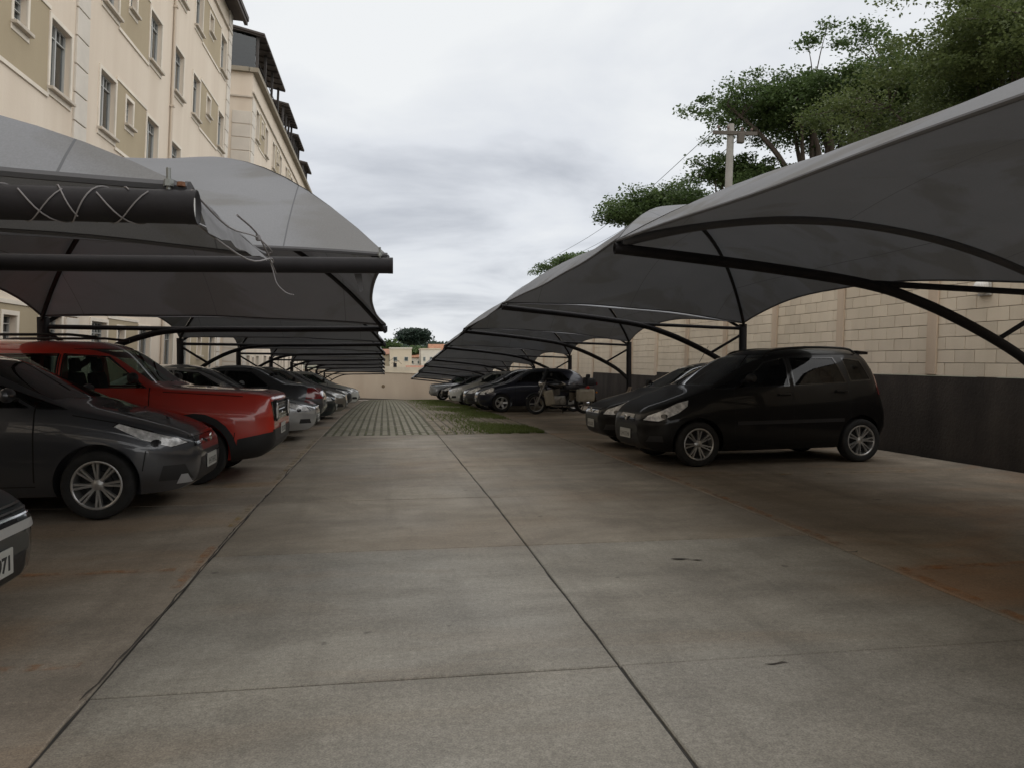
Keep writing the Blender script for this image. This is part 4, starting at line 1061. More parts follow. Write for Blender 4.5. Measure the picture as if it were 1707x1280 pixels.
def car(kind, name_label, cat_, nose, Y, facing, colour, group, yaw=0.0, detail=2, features=()):
    """FACING +1: nose towards +x (left-hand row), -1: nose towards -x"""
    p, shell, pt, body = proto(kind); L = p['L']; X = lambda s: L / 2 - s
    rear_out = 'rear_out' in features
    f = -facing if rear_out else facing
    cx = nose - facing * L / 2
    slope = math.atan2(g(Y + .7) - g(Y - .7), 1.4)
    root = thing('parked_car', name_label, cat_, (cx, Y, g(Y) + .004), (slope * 1.0, 0, yaw + (0 if f > 0 else math.pi)), group)
    if f < 0: root.rotation_euler[0] = -slope
    bm_ = body.copy(); bm_.materials.clear(); bm_.materials.append(colour); bm_.materials.append(M_cab)
    bo = link('body', bm_, root); bm_.polygons.foreach_set('use_smooth', [True] * len(bm_.polygons)); bm_.set_sharp_from_angle(angle=R(32))
    def P(name, polys, proj, side, off, m, parent=root, srange=None): return pt.make(name, polys, proj, side, off, m, parent, srange)
    tint = M_glsd if 'tinted' in features else M_gls
    for sd in (-1, 1):
        for w in p['win']:
            P('side_window', [w], 'side', sd, -.004, tint)
            if detail: P('window_seal', strips(w, .022), 'side', sd, .0025, M_gloss)
    def trap(q): return [(-q[4], q[2]), (q[4], q[2]), (q[5], q[3]), (-q[5], q[3])]
    P('windscreen', [trap(p['ws'])], 'front', 1, -.003, M_ws, srange=(p['ws'][0] - .1, p['ws'][1] + .2))
    P('rear_window', [trap(p['rs'])], 'front', -1, -.003, M_glsd, srange=(p['rs'][0] - .15, p['rs'][1] + .1))
    for sd in (-1, 1):
        for h in p['hl']:
            # convex pieces: fan from the centroid
            c = tuple(np.mean(np.array(h), 0)); fan = [[c, h[i], h[(i + 1) % len(h)]] for i in range(len(h))]
            hl = P('headlight', fan, 'side', sd, .003, M_hl)
            if hl and detail > 1:
                P('headlight_rim', strips(h, .012), 'side', sd, .004, M_gloss, hl)
                for (fx, kk, mm_) in ((.40, .30, M_gloss),):
                    q = np.array(h); lo_, hi_ = q[:, 0].min(), q[:, 0].max(); ctr_ = np.array([lo_ + (hi_ - lo_) * fx, np.interp(lo_ + (hi_ - lo_) * fx, sorted(q[:, 0]), q[np.argsort(q[:, 0]), 1])])
                    rr_ = .034; P('lamp_bowl', [[(ctr_[0] + rr_ * 1.25 * math.cos(t_), ctr_[1] + rr_ * math.sin(t_)) for t_ in np.linspace(0, 2 * math.pi, 12, endpoint=False)]], 'side', sd, .0045, mm_, hl)
        if detail > 1:
            cowl = p['ws'][0]; ss_ = np.linspace(.34, cowl, 7); bz = [min(np.interp(q, [r_[0] for r_ in p['belt']], [r_[1] for r_ in p['belt']]) + .012, np.interp(q, [r_[0] for r_ in p['top']], [r_[1] for r_ in p['top']]) - .02) for q in ss_]
            P('bonnet_gap', [[(ss_[k], bz[k]), (ss_[k + 1], bz[k + 1]), (ss_[k + 1], bz[k + 1] + .009), (ss_[k], bz[k] + .009)] for k in range(6)], 'side', sd, .0014, M_seam)
            sb_ = p['fo'] - p['rw'] - .075; P('bumper_gap', [[(sb_, .42), (sb_ + .009, .42), (sb_ - .02, .60), (sb_ - .029, .60)]], 'side', sd, .0014, M_seam)
        for h in p['tl']: P('tail_light', [h], 'side', sd, .004, M_tl)
        if detail:
            for (s0, za, zb_) in p['seams']: P('door_gap', [[(s0, za), (s0 + .012, za), (s0 + .012, zb_), (s0, zb_)]], 'side', sd, .0012, M_seam)
            s_a, s_b = p['seams'][0][0], p['fo'] + p['wb'] - p['rw'] - .12
            P('sill_gap', [[(s_a, .30 if kind != 'boxsuv' else .45), (s_b, .30 if kind != 'boxsuv' else .45), (s_b, .308 if kind != 'boxsuv' else .46), (s_a, .308 if kind != 'boxsuv' else .46)]], 'side', sd, .0012, M_seam)
            for (s0, za, zb_) in p['seams'][1:]:
                zz_ = np.interp(s0, [q[0] for q in p['belt']], [q[1] for q in p['belt']]) - .09
                ww = np.interp(s0, [q[0] for q in p['wid']], [q[1] for q in p['wid']])
                MB().box((X(s0 - .14), sd * (ww + .004), zz_), (.19, .03, .026), bev=.008).build('door_handle', colour if kind != 'boxsuv' else M_black, root)
        for fg in p['fog']: P('fog_lamp_recess', [fg], 'side', sd, .0025, M_black)
    for q in p['gr']: P('grille', [q], 'front', 1, .004, M_gloss)
    for q in p['gl']: P('lower_grille', [q], 'front', 1, .003, M_black)
    # mirrors
    sm = p['win'][0][0][0] + .08; zmir = p['win'][0][0][1] + .05; wm = p['W']
    for sd in (-1, 1):
        m = MB(); rows = []
        for i in range(7):
            t = i / 6; a = math.pi * t; rr = math.sin(a) ** .5 if 0 < t < 1 else .02
            rows.append([(X(sm) + .055 * math.cos(b) * rr, sd * (wm + .10 + .095 * math.cos(a)), zmir + .06 + .065 * math.sin(b) * rr) for b in np.linspace(0, 2 * math.pi, 12, endpoint=False)])
        m.grid(rows, 0, True, True)
        mo = m.build('wing_mirror', colour if kind in ('sedan', 'hatchtall') else M_black, root)
        MB().box((X(sm), sd * (wm - .005), zmir + .02), (.06, .10, .03), bev=.008).build('mirror_foot', M_black, mo)
    # number plates
    def plate(x, sd, z, y=0):
        po = MB().box((x + sd * .008, y, z), (.012, .40, .13), bev=.004).build('number_plate', M_plate, root)
        ik = MB()
        for k in range(7):
            yy = y - .155 + k * .048 + (.012 if k > 2 else 0)
            ik.box((x + sd * .0148, yy, z - .012), (.002, .012, .062)); ik.box((x + sd * .0148, yy + .012, z - .012 + random.choice((-.025, .0, .025))), (.002, .014, .012))
        ik.build('plate_marks', M_ink, po); return po
    fz = .5 * (p['gl'][0][0][1] + p['gl'][0][2][1]) + .06
    pf = plate(L / 2 + .003, 1, fz if kind != 'boxsuv' else .60); plate(-L / 2 - .003, -1, .62)
    # badge
    if detail: MB().lathe([(0, .012), (.03, .012), (.042, .006), (.045, 0)], 'x', 16, (L / 2 + .0, 0, p['gr'][0][0][1] + .05)).build('badge', M_chrome, root)
    # wheels
    hub, tyre, rim = wheel_meshes(p['rw'], p['spokes'])
    for s in (p['fo'], p['fo'] + p['wb']):
        for sd in (-1, 1):
            w = link('wheel', hub, root, (X(s), sd * (p['W'] - .115), p['rw']), (0, random.uniform(0, 6), math.pi if sd > 0 else 0))
            link('tyre', tyre, w); link('rim', rim, w)
    # seats and dash
    if detail:
        zb_ = p['ws'][2]
        for (s, y) in ((p['ws'][1] + .30, -.36), (p['ws'][1] + .30, .36), (p['ws'][1] + 1.15, -.36), (p['ws'][1] + 1.15, .36)):
            if s > p['rs'][1] - .45: s = p['rs'][1] - .45
            m = MB(); m.box((X(s), y, zb_ - .12), (.12, .44, .44), bev=.05, ry=-.15); m.box((X(s) - .03, y, zb_ + .19), (.08, .24, .16), bev=.035, ry=-.1)
            m.build('seat', M_seat, root)
        m = MB(); m.lathe([(.17, -.012), (.185, 0), (.17, .012), (.158, 0), (.17, -.012)], 'x', 20, (0, 0, 0))
        sw = m.build('steering_wheel', M_black, root); sw.location = (X(p['ws'][1] - .22), .36, zb_ - .06); sw.rotation_euler = (0, -.45, 0)
    return root, P, p, X

PAINT = dict(dgrey=paint('paint_graphite', (0.070, 0.073, 0.082), .55, .34), red=paint('paint_red', (0.52, 0.032, 0.016), .0, .3), silver=paint('paint_silver', (0.45, 0.465, 0.48), .6, .3),
             grey=paint('paint_grey', (0.085, 0.088, 0.095), .6, .32), black=paint('paint_black', (0.0045, 0.0042, 0.0042), .0, .45, .35, .2), white=paint('paint_white', (0.62, 0.62, 0.58), .0, .3),
             teal=paint('paint_dark_teal', (0.020, 0.030, 0.034), .5, .32), champagne=paint('paint_champagne', (0.24, 0.22, 0.19), .6, .3), blue=paint('paint_navy', (0.012, 0.014, 0.03), .3, .3))
GL, GR = 'cars parked along the left', 'cars parked along the right'

# left row --------------------------------------------------------------
r0, P0_, p0_, X0_ = car('sedan', 'dark teal car cut off by the left edge, nose with pale strip and plate', 'car', -1.87, 4.15, 1, PAINT['teal'], GL, features=('tinted',))
L_ = p0_['L']
P0_('grille_bar', [[(-.62, .53), (.62, .53), (.62, .575), (-.62, .575)]], 'front', 1, .012, mat('satin_strip', (.55, .55, .54), .35, metal=.4))
for z in (.60, .625, .65): P0_('grille_bar', [[(-.5, z), (.5, z), (.5, z + .008), (-.5, z + .008)]], 'front', 1, .010, M_chrome)

r1, P1_, p1_, X1_ = car('hatchtall', 'graphite grey hatchback with twin-spoke wheels, second from the left edge', 'car', -1.72, 8.34, 1, PAINT['dgrey'], GL, yaw=.0, features=('tinted',))
P1_('grille_bar', [[(-.50, .695), (.50, .695), (.48, .715), (-.48, .715)]], 'front', 1, .009, M_chrome)
for sd in (-1, 1):
    P1_('fog_blade', [[(.06, .285), (.17, .285), (.13, .37), (.085, .37)]], 'side', sd, .006, mat('satin_blade', (.45, .46, .48), .4, metal=.4))

r2, P2_, p2_, X2_ = car('boxsuv', 'boxy red compact SUV with black bumper and arches, next to the graphite hatchback', 'SUV', -1.29, 10.50, 1, PAINT['red'], GL)
for sd in (-1, 1):
    for s in (.87, .87 + 2.57):
        P2_('arch_cladding', ring_polys(s, .35, .395, .475, -.35, math.pi + .35, 14), 'side', sd, .014, M_black)
    P2_('sill_cladding', [[(1.36, .26), (2.98, .26), (2.98, .44), (1.36, .44)]], 'side', sd, .012, M_black)
    P2_('bumper_corner', [[(0, .28), (.42, .28), (.40, .52), (.0, .60)]], 'side', sd, .010, M_black)
    P2_('rear_bumper_corner', [[(3.9, .28), (4.23, .28), (4.23, .58), (3.9, .55)]], 'side', sd, .010, M_black)
    hx = p2_['L'] / 2
    MB().lathe([(0, .034), (.06, .033), (.085, .028), (.105, .018), (.112, .006), (.115, -.06)], 'x', 24, (hx - .008, sd * .56, .835)).build('headlight', M_hl, r2)
    MB().lathe([(.118, -.05), (.118, .026), (.128, .022), (.13, -.05)], 'x', 24, (hx - .008, sd * .56, .835)).build('headlight_ring', M_black, r2)
    MB().box((hx - .10, sd * .775, .86), (.06, .02, .05)).build('marker_lamp', M_amb, r2)
for k in range(7):
    y = -.36 + k * .12
    P2_('grille_slot_frame', strips([(y - .034, .76), (y + .034, .76), (y + .034, .91), (y - .034, .91)], .012), 'front', 1, .014, mat('slot_frame_silver', (.5, .5, .5), .3, metal=.6))
P2_('bumper_face', [[(-.72, .30), (.72, .30), (.76, .62), (-.76, .62)]], 'front', 1, .008, M_black)
P2_('skid_plate', [[(-.42, .32), (.42, .32), (.36, .40), (-.36, .40)]], 'front', 1, .014, mat('skid_silver', (.3, .3, .3), .4, metal=.5))
for sd in (-1, 1): MB().tube([(X2_(2.0), sd * .60, 1.70), (X2_(2.3), sd * .61, 1.73), (X2_(3.4), sd * .60, 1.725), (X2_(3.7), sd * .58, 1.68)], .016, 8).build('roof_rail', M_black, r2)

car('sedan', 'silver sedan with its nose out, beyond the red SUV', 'car', -1.27, 15.85, 1, PAINT['silver'], GL, features=())
rg, Pg_, pg_, Xg_ = car('sedan', 'dark grey sedan backed out with red tail light to the lane', 'car', -1.28, 18.0, 1, PAINT['grey'], GL, features=('rear_out', 'tinted'))
car('hatch', 'teal-black hatchback behind the grey sedan on the left', 'car', -1.2, 20.6, 1, PAINT['teal'], GL, detail=1, features=('tinted',))
car('hatch', 'silver hatchback with bright headlights, midway down the left row', 'car', -1.05, 22.95, 1, PAINT['champagne'], GL, detail=1)
car('sedan', 'black sedan in the left row past the silver hatchback', 'car', -1.25, 25.3, 1, PAINT['black'], GL, detail=1, features=('tinted',))
car('sedan', 'dark grey sedan in the left row before the white car', 'car', -1.2, 30.4, 1, PAINT['dgrey'], GL, detail=1, features=('tinted',))
car('hatch', 'white hatchback, farthest clear car of the left row', 'car', -1.0, 32.8, 1, PAINT['white'], GL, detail=1)
car('sedan', 'silver sedan near the far end of the left row', 'car', -1.6, 38.0, 1, PAINT['silver'], GL, detail=0)
car('hatch', 'dark red hatchback near the far end of the left row', 'car', -1.7, 43.0, 1, paint('paint_maroon', (.10, .012, .016)), GL, detail=0)

# right row -------------------------------------------------------------
r, Pq, pq, Xq = car('minivan', 'black compact minivan with silver multi-spoke wheels and roof rails, nearest on the right', 'minivan', 3.42, 11.14, -1, PAINT['black'], GR, yaw=R(3.5), features=('tinted',))
for sd in (-1, 1):
    MB().tube(smooth_path([(Xq(1.85), sd * .55, 1.50), (Xq(2.0), sd * .56, 1.58), (Xq(2.5), sd * .565, 1.625), (Xq(3.15), sd * .55, 1.61), (Xq(3.32), sd * .54, 1.54)], 4), .017, 8).build('roof_rail', M_black, r)
    Pq('side_moulding', [[(1.30, .56), (2.95, .58), (2.95, .63), (1.30, .61)]], 'side', sd, .008, M_black)
    Pq('door_crease', [[(1.30, .80), (3.6, .86), (3.6, .866), (1.30, .806)]], 'side', sd, .0012, M_seam)
sp = MB(); sp.box((Xq(3.50), 0, 1.555), (.20, .96, .035), bev=.012, ry=-.12); sp.build('rear_spoiler', PAINT['black'], r)
r, Ph, ph, Xh = car('hatch', 'black hatchback tucked behind the black minivan', 'car', 3.52, 13.32, -1, PAINT['black'], GR, features=())
Ph('grille_bar', [[(-.44, .66), (.44, .66), (.42, .675), (-.42, .675)]], 'front', 1, .009, M_chrome)
MB().tube([(Xh(1.95), 0, 1.43), (Xh(2.12), 0, 1.72)], .004, 6).build('roof_antenna', M_black, r)
car('hatch', 'black hatchback with five-spoke wheels parked beyond the motorcycle', 'car', 3.02, 26.45, -1, PAINT['blue'], GR, features=('tinted',))
car('hatch', 'dark grey hatchback with a pale headlight beside the black hatchback', 'car', 2.85, 28.75, -1, PAINT['dgrey'], GR, detail=1, features=('tinted',))
car('sedan', 'black sedan deep in the right row', 'car', 3.1, 31.2, -1, PAINT['black'], GR, detail=1, features=('tinted',))
car('hatch', 'white hatchback with its nose out in the right row', 'car', 2.7, 33.8, -1, PAINT['white'], GR, detail=1)
car('sedan', 'dark sedan behind the white hatchback on the right', 'car', 3.2, 39.0, -1, PAINT['teal'], GR, detail=0)
car('hatch', 'black hatchback near the far end of the right row', 'car', 3.3, 46.5, -1, PAINT['black'], GR, detail=0)
car('boxsuv', 'silver boxy SUV at the far end of the right row', 'SUV', 3.0, 54.0, -1, PAINT['silver'], GR, detail=0)
# ------------------------------------------------------------------ the cut-off car's plate digits
def text_mesh(s, size):
    cu = bpy.data.curves.new('txt', 'FONT'); cu.body = s; cu.size = size; cu.extrude = .0012; cu.align_x = 'RIGHT'; cu.align_y = 'CENTER'; cu.offset = size * .02
    o = bpy.data.objects.new('tmp_txt', cu); COL.objects.link(o); dg = bpy.context.evaluated_depsgraph_get(); dg.update()
    me = bpy.data.meshes.new_from_object(o.evaluated_get(dg), depsgraph=dg); bpy.data.objects.remove(o); return me
for ch in [c for c in r0.children if c.name.startswith('number_plate')]:
    if ch.data.vertices[0].co.x > 0:
        for m_ in list(ch.children): bpy.data.objects.remove(m_)
        me = text_mesh('971', .105); me.materials.clear(); me.materials.append(M_ink)
        zc_ = sum(v.co.z for v in ch.data.vertices) / len(ch.data.vertices)
        o = link('plate_digits', me, ch, (L_ / 2 + .0185, .175, zc_ - .008), (R(90), 0, R(90)))
mbr = MB(); rows = []
for a in np.linspace(0, 2 * math.pi, 16, endpoint=False):
    c_ = (0, .030 * math.cos(a), .026 * math.sin(a)); rows.append([(c_[0] + .004 * math.cos(b), c_[1] * (1 + .14 * math.sin(b)), c_[2] * (1 + .14 * math.sin(b))) for b in np.linspace(0, 2 * math.pi, 6, endpoint=False)])
rows.append(rows[0]); mbr.grid(rows, 0, True, True)
o = mbr.build('round_badge', M_ink, r0); o.location = (L_ / 2 - .07, .56, .553); o.rotation_euler = (0, 0, .45)

# ------------------------------------------------------------------ motorcycle
M_beige = mat('pannier_beige', (0.36, 0.32, 0.25), 0.5, coat=.3, var=.15, vscale=6, coords='obj')
M_eng = mat('engine_alloy', (0.28, 0.27, 0.25), 0.38, metal=.7, var=.3, vscale=14, coords='obj')
M_jkt = mat('dark_vinyl', (0.02, 0.02, 0.025), 0.5)
bike = thing('motorcycle', 'touring motorcycle with pale beige panniers and red tail light beside the third carport post', 'motorcycle', (5.35, 23.9, g(23.9) + .004), (0, .06 * 0 + .0, math.pi + R(6)))
def bwheel(x, rw, wd):
    h = MB().lathe([(0, -.06), (.05, -.06), (.06, .06), (0, .06)], 'y', 16).mesh('wheel', M_eng)
    w = link('wheel', h, bike, (x, 0, rw))
    MB().lathe([(rw - .09, -wd * .8), (rw - .04, -wd), (rw - .008, -wd * .7), (rw, 0), (rw - .008, wd * .7), (rw - .04, wd), (rw - .09, wd * .8)], 'y', 32).build('tyre', M_tyre, w)
    rmb = MB().lathe([(rw - .09, -wd * .8), (rw - .11, -wd * .6), (rw - .11, wd * .6), (rw - .09, wd * .8)], 'y', 32)
    for i in range(5):
        a = i * 2 * math.pi / 5; rmb.tube([(.04 * math.cos(a), 0, .04 * math.sin(a)), ((rw - .1) * math.cos(a), 0, (rw - .1) * math.sin(a))], .017, 6)
    rmb.build('rim', M_eng, w); return w
bwheel(.80, .32, .055); bwheel(-.76, .33, .08)
for y in (-.09, .09): MB().tube([(.80, y, .32), (.58, y, .85), (.52, y, 1.02)], .027, 10).build('fork', M_eng, bike)
for (cx_, rw, wd, a0, a1) in ((.80, .36, .075, .5, 2.4), (-.76, .38, .10, .6, 3.3)):
    rows = [[(cx_ + rw * math.cos(a), wd * t, .32 + (rw - .03 * t * t) * math.sin(a)) for t in (-1, -.5, 0, .5, 1)] for a in np.linspace(a0, a1, 14)]; MB().grid(rows).build('fender', M_gloss, bike)
tk = MB(); rows = []
for i in range(9):
    t = i / 8; x_ = .42 - .55 * t; rr = math.sin(math.pi * (.08 + .84 * t)) ** .6
    rows.append([(x_, .16 * rr * math.cos(b), .86 + .13 * rr * math.sin(b) + .03 * (1 - t)) for b in np.linspace(0, 2 * math.pi, 14, endpoint=False)])
tk.grid(rows, 0, True, True); tk.build('tank', M_gloss, bike)
st = MB(); st.box((-.32, 0, .80), (.50, .30, .11), bev=.05); st.box((-.66, 0, .86), (.32, .26, .10), bev=.045); st.box((-.86, 0, 1.05), (.08, .26, .30), bev=.035, ry=-.2); st.build('seat', M_jkt, bike)
en = MB(); en.box((.10, 0, .42), (.46, .30, .26), bev=.06); en.lathe([(0, -.2), (.10, -.19), (.115, -.15), (.115, .15), (.10, .19), (0, .2)], 'y', 18, (.0, 0, .40))
for k in range(6): en.box((.20, 0, .58 + k * .034), (.26, .27, .014), ry=.25)
en.build('engine', M_eng, bike)
ex = MB(); ex.tube(smooth_path([(.25, -.17, .5), (.34, -.19, .32), (.1, -.2, .22), (-.4, -.22, .24), (-1.0, -.23, .30)], 5), [.025] * 14 + [.045] * 7, 10); ex.build('exhaust', M_chrome, bike)
for sd in (-1, 1):
    MB().box((-.68, sd * .30, .58), (.58, .20, .36), bev=.06).build('pannier', M_beige, bike)
    MB().box((.46, sd * .26, .52), (.30, .10, .44), bev=.05, ry=.2).build('leg_shield', M_beige, bike)
    MB().tube(smooth_path([(.52, 0, 1.02), (.50, sd * .22, 1.08), (.38, sd * .38, 1.06), (.26, sd * .42, 1.03)], 4), .014, 8).build('handlebar', M_black, bike)
    MB().box((.44, sd * .40, 1.20), (.03, .12, .08), bev=.012).build('mirror', M_black, bike)
    MB().box((-1.08, sd * .2, .66), (.05, .07, .05), bev=.01).build('indicator', M_amb, bike)
MB().box((-.92, 0, .97), (.34, .36, .22), bev=.06).build('top_box', M_jkt, bike)
MB().box((-1.12, 0, .92), (.03, .30, .07), bev=.01).build('tail_light', M_tl, bike)
MB().lathe([(0, .06), (.06, .05), (.09, .02), (.095, -.06), (.05, -.12), (0, -.13)], 'x', 18, (.66, 0, .92)).build('headlamp', M_chrome, bike)
wsb = MB(); rows = [[(.60 - .16 * t, .24 * u * (1 - .2 * t), 1.02 + .36 * t - .05 * u * u) for u in np.linspace(-1, 1, 9)] for t in np.linspace(0, 1, 6)]; wsb.grid(rows); wsb.build('windshield', M_glsd, bike)
fr = MB(); fr.tube([(.52, 0, .95), (.1, 0, .72), (-.4, 0, .68), (-.95, 0, .72)], .03, 8); fr.tube([(.50, 0, .85), (.3, 0, .3), (-.3, 0, .25), (-.76, 0, .33)], .03, 8); fr.build('frame', M_black, bike)
MB().tube([(-.1, -.12, .3), (-.16, -.30, .01)], .014, 6).build('side_stand', M_black, bike)

# loose boards leaning against the dark wall base
M_wood = mat('weathered_wood', (0.30, 0.235, 0.18), 0.85, var=.3, vscale=8, streak=(1, 1, .1))
for i, (x_, y_, t_, h_, lb) in enumerate(((6.15, 20.6, .42, .95, 'longer pale board leaning near the empty right-hand bay'), (6.0, 20.35, .50, .78, 'shorter pale board leaning near the empty right-hand bay'))):
    b_ = thing('leaning_board', lb, 'board', (x_, y_, g(y_)), (0, t_, .2), 'leaning boards')
    MB().box((0, 0, h_ / 2 + .01), (.03, .14, h_), bev=.004).build('plank', M_wood, b_)
    MB().box((-.02, 0, h_ * .8), (.02, .16, .06), bev=.003).build('batten', M_wood, b_)
prop = thing('timber_prop', 'short timber trestle propping the leaning boards', 'trestle', (6.42, 20.5, g(20.5)))
pm = MB(); pm.box((0, .22, .30), (.05, .05, .6)); pm.box((0, -.22, .30), (.05, .05, .6)); pm.box((0, 0, .62), (.07, .6, .06), bev=.005); pm.build('trestle_frame', M_wood, prop)

# ------------------------------------------------------------------ trees
M_bark = mat('bark', (0.085, 0.065, 0.05), 0.95, var=.4, vscale=6, streak=(1, 1, .2), bump=.6, bscale=18)
LEAF = [leafmat('leaves_mid', (0.045, 0.078, 0.024), (0.105, 0.150, 0.050)), leafmat('leaves_light', (0.065, 0.092, 0.028), (0.135, 0.165, 0.058)), leafmat('leaves_dark', (0.03, 0.05, 0.022), (0.06, 0.09, 0.035)),
        leafmat('leaves_far', (0.022, 0.040, 0.030), (0.050, 0.070, 0.050))]
def tree(name, label, base, crown_c, rad, n_limb, n_cl, per, leaf, lm, seed, trunk_r=.22, flat=.45, clr=.55, group='trees behind the right wall', shell=.55, lobes=7):
    rg = np.random.default_rng(seed)
    root = thing(name, label, 'tree', base, group=group)
    C = Vector(crown_c) - Vector(base); rad = np.array(rad)
    fork = Vector((C.x * .35, C.y * .35, max(1.0, (C.z - rad[2]) * .85)))
    tb = MB(); tb.tube(smooth_path([(0, 0, -.1), (fork.x * .3 + rg.normal() * .1, fork.y * .3, fork.z * .5), fork], 5), np.linspace(trunk_r * 1.25, trunk_r * .7, 11), 10)
    tb.build('trunk', M_bark, root)
    # lobes: offset sub-crowns give the uneven outline
    lob = []
    for k in range(lobes):
        v = rg.normal(size=3); v /= np.linalg.norm(v); v[2] = abs(v[2]) * .8 - .25
        lob.append((v * rad * rg.uniform(.30, .80), rg.uniform(.26, .46)))
    tips = []
    for k in range(n_limb):
        l, sc = lob[k % lobes]; tips.append(Vector(l * rg.uniform(.7, 1.1) + rg.normal(size=3) * rad * .08) + C)
    br = MB()
    limb_pts = []
    for t in tips:
        mid = fork.lerp(t, .5) + Vector(rg.normal(size=3) * .25) + Vector((0, 0, .1 * (t - fork).length))
        p = smooth_path([fork, mid, t], 6); br.tube(p, np.linspace(trunk_r * .45, trunk_r * .13, len(p)), 6, cap=False); limb_pts += p[5:]
    V = []; F = []
    lp = np.array([list(p) for p in limb_pts])
    cls = []
    for k in range(n_cl):
        l, sc = lob[rg.integers(lobes)]; v = rg.normal(size=3); v /= np.linalg.norm(v)
        rr = rg.uniform(shell, 1.0) if rg.random() < .75 else rg.uniform(.1, 1)
        c = l + v * rad * sc * rr * np.array([1, 1, .70])
        if rg.random() < .14: v[2] = abs(v[2]) - .2; c = v * rad * rg.uniform(.55, .95)
        cls.append(np.array(C) + c)
    for c in cls:
        d = np.linalg.norm(lp - c, axis=1); q = limb_pts[int(d.argmin())]
        if rg.random() < .55:
            m = q.lerp(Vector(c), .5) + Vector((0, 0, .12)); br.tube([q, m, Vector(c)], [trunk_r * .085, trunk_r * .06, .008], 4, cap=False)
    br.build('limbs', M_bark, root)
    cl = np.array(cls); n = len(cl) * per
    ctr = np.repeat(cl, per, 0) + np.clip(rg.normal(size=(n, 3)), -1.7, 1.7) * np.array([clr, clr, clr * flat]) * np.repeat(rg.uniform(.5, 1.15, len(cl)), per)[:, None]
    # leaf spray: elongated quads with random tilt
    a = rg.uniform(0, 2 * np.pi, n); ti = rg.normal(0, .5, n); ln = leaf * rg.uniform(.6, 1.3, n); wd = ln * rg.uniform(.28, .45, n)
    d = np.stack([np.cos(a) * np.cos(ti), np.sin(a) * np.cos(ti), np.sin(ti) - .15], 1); up = rg.normal(size=(n, 3)) * .5 + [0, 0, 1]
    s = np.cross(d, up); s /= np.linalg.norm(s, axis=1)[:, None] + 1e-6
    p0 = ctr - d * ln[:, None] * .5; p2 = ctr + d * ln[:, None] * .5; p1 = ctr + s * wd[:, None]; p3 = ctr - s * wd[:, None]
    V = np.stack([p0, p1, p2, p3], 1).reshape(-1, 3)
    me = bpy.data.meshes.new('crown'); me.vertices.add(n * 4); me.vertices.foreach_set('co', V.ravel()); me.loops.add(n * 4); me.loops.foreach_set('vertex_index', np.arange(n * 4, dtype=np.int32))
    me.polygons.add(n); me.polygons.foreach_set('loop_start', np.arange(0, n * 4, 4, dtype=np.int32)); me.update(calc_edges=True); me.validate(); me.materials.append(lm)
    link('crown', me, root); return root
tree('broadleaf_tree', 'big spreading feathery tree behind the right wall, above the second carport', (16.5, 29, 0), (17.4, 28, 10.8), (5.8, 4.8, 3.9), 30, 520, 200, .115, LEAF[0], 11, .34, clr=.36, flat=.45, lobes=26)
tree('broadleaf_tree', 'light yellow-green tree at the right edge, in front of the big tree', (14.6, 17.5, 0), (14.4, 16.8, 8.2), (4.4, 4.2, 3.3), 16, 420, 210, .085, LEAF[1], 12, .2, clr=.30, flat=.5, lobes=14)
tree('broadleaf_tree', 'loose low tree to the left of the utility pole', (13.6, 36, 0), (12.9, 35, 8.0), (3.6, 3.2, 1.7), 14, 150, 190, .125, LEAF[0], 13, .24, clr=.38, flat=.5, lobes=13, shell=.3)
tree('broadleaf_tree', 'small far tree peeking over the second right-hand canopy', (12.6, 48, -.8), (11.9, 48, 7.0), (3.2, 2.8, 1.7), 10, 100, 140, .15, LEAF[0], 14, .2, clr=.36, lobes=9)
tree('broadleaf_tree', 'dark tree whose leaves hang into the top right corner', (21.5, 22.5, 0), (20.9, 22.2, 13.2), (2.8, 2.5, 1.6), 10, 110, 170, .11, LEAF[2], 15, .25, clr=.32, lobes=8)
tree('broadleaf_tree', 'thin tree standing behind the utility pole linking the crowns', (14.0, 30.0, 0), (13.4, 29.5, 8.2), (2.8, 2.2, 2.0), 10, 90, 150, .12, LEAF[0], 16, .2, clr=.30, lobes=9, shell=.2)

# utility pole
M_polec = mat('pole_concrete', (0.33, 0.31, 0.28), 0.9, var=.2, vscale=2)
M_arm = mat('crossarm_wood', (0.10, 0.085, 0.07), 0.9)
pole = thing('utility_pole', 'grey concrete utility pole with a wooden crossarm in front of the trees', 'utility pole', (11.45, 26, g(26)), (0, .03, 0))
MB().tube([(0, 0, 0), (0, 0, 9.75)], [.17, .115], 12).build('pole_shaft', M_polec, pole)
ca = MB(); ca.box((0.1, -.14, 9.42), (1.5, .09, .12), rz=-.15); ca.build('crossarm', M_arm, pole)
for x_ in (-.5, -.15, .35, .7):
    MB().lathe([(.018, 0), (.018, .06), (.045, .07), (.05, .11), (.03, .15), (0, .16)], 'z', 10, (x_, -.14 - x_ * -.0, 9.48)).build('insulator', mat('insulator_brown', (.09, .05, .035), .3), pole)
MB().box((.28, -.2, 9.25), (.22, .2, .34), bev=.03).build('fuse_box', M_arm, pole)
for i, x_ in enumerate((-.5, .7)):
    w = MB().tube(smooth_path([(x_, -.14, 9.62), (x_ + .6, 17, 8.9), (x_ + 1.0, 40, 9.4)], 8), .011, 5); w.build('cable', M_black, pole)

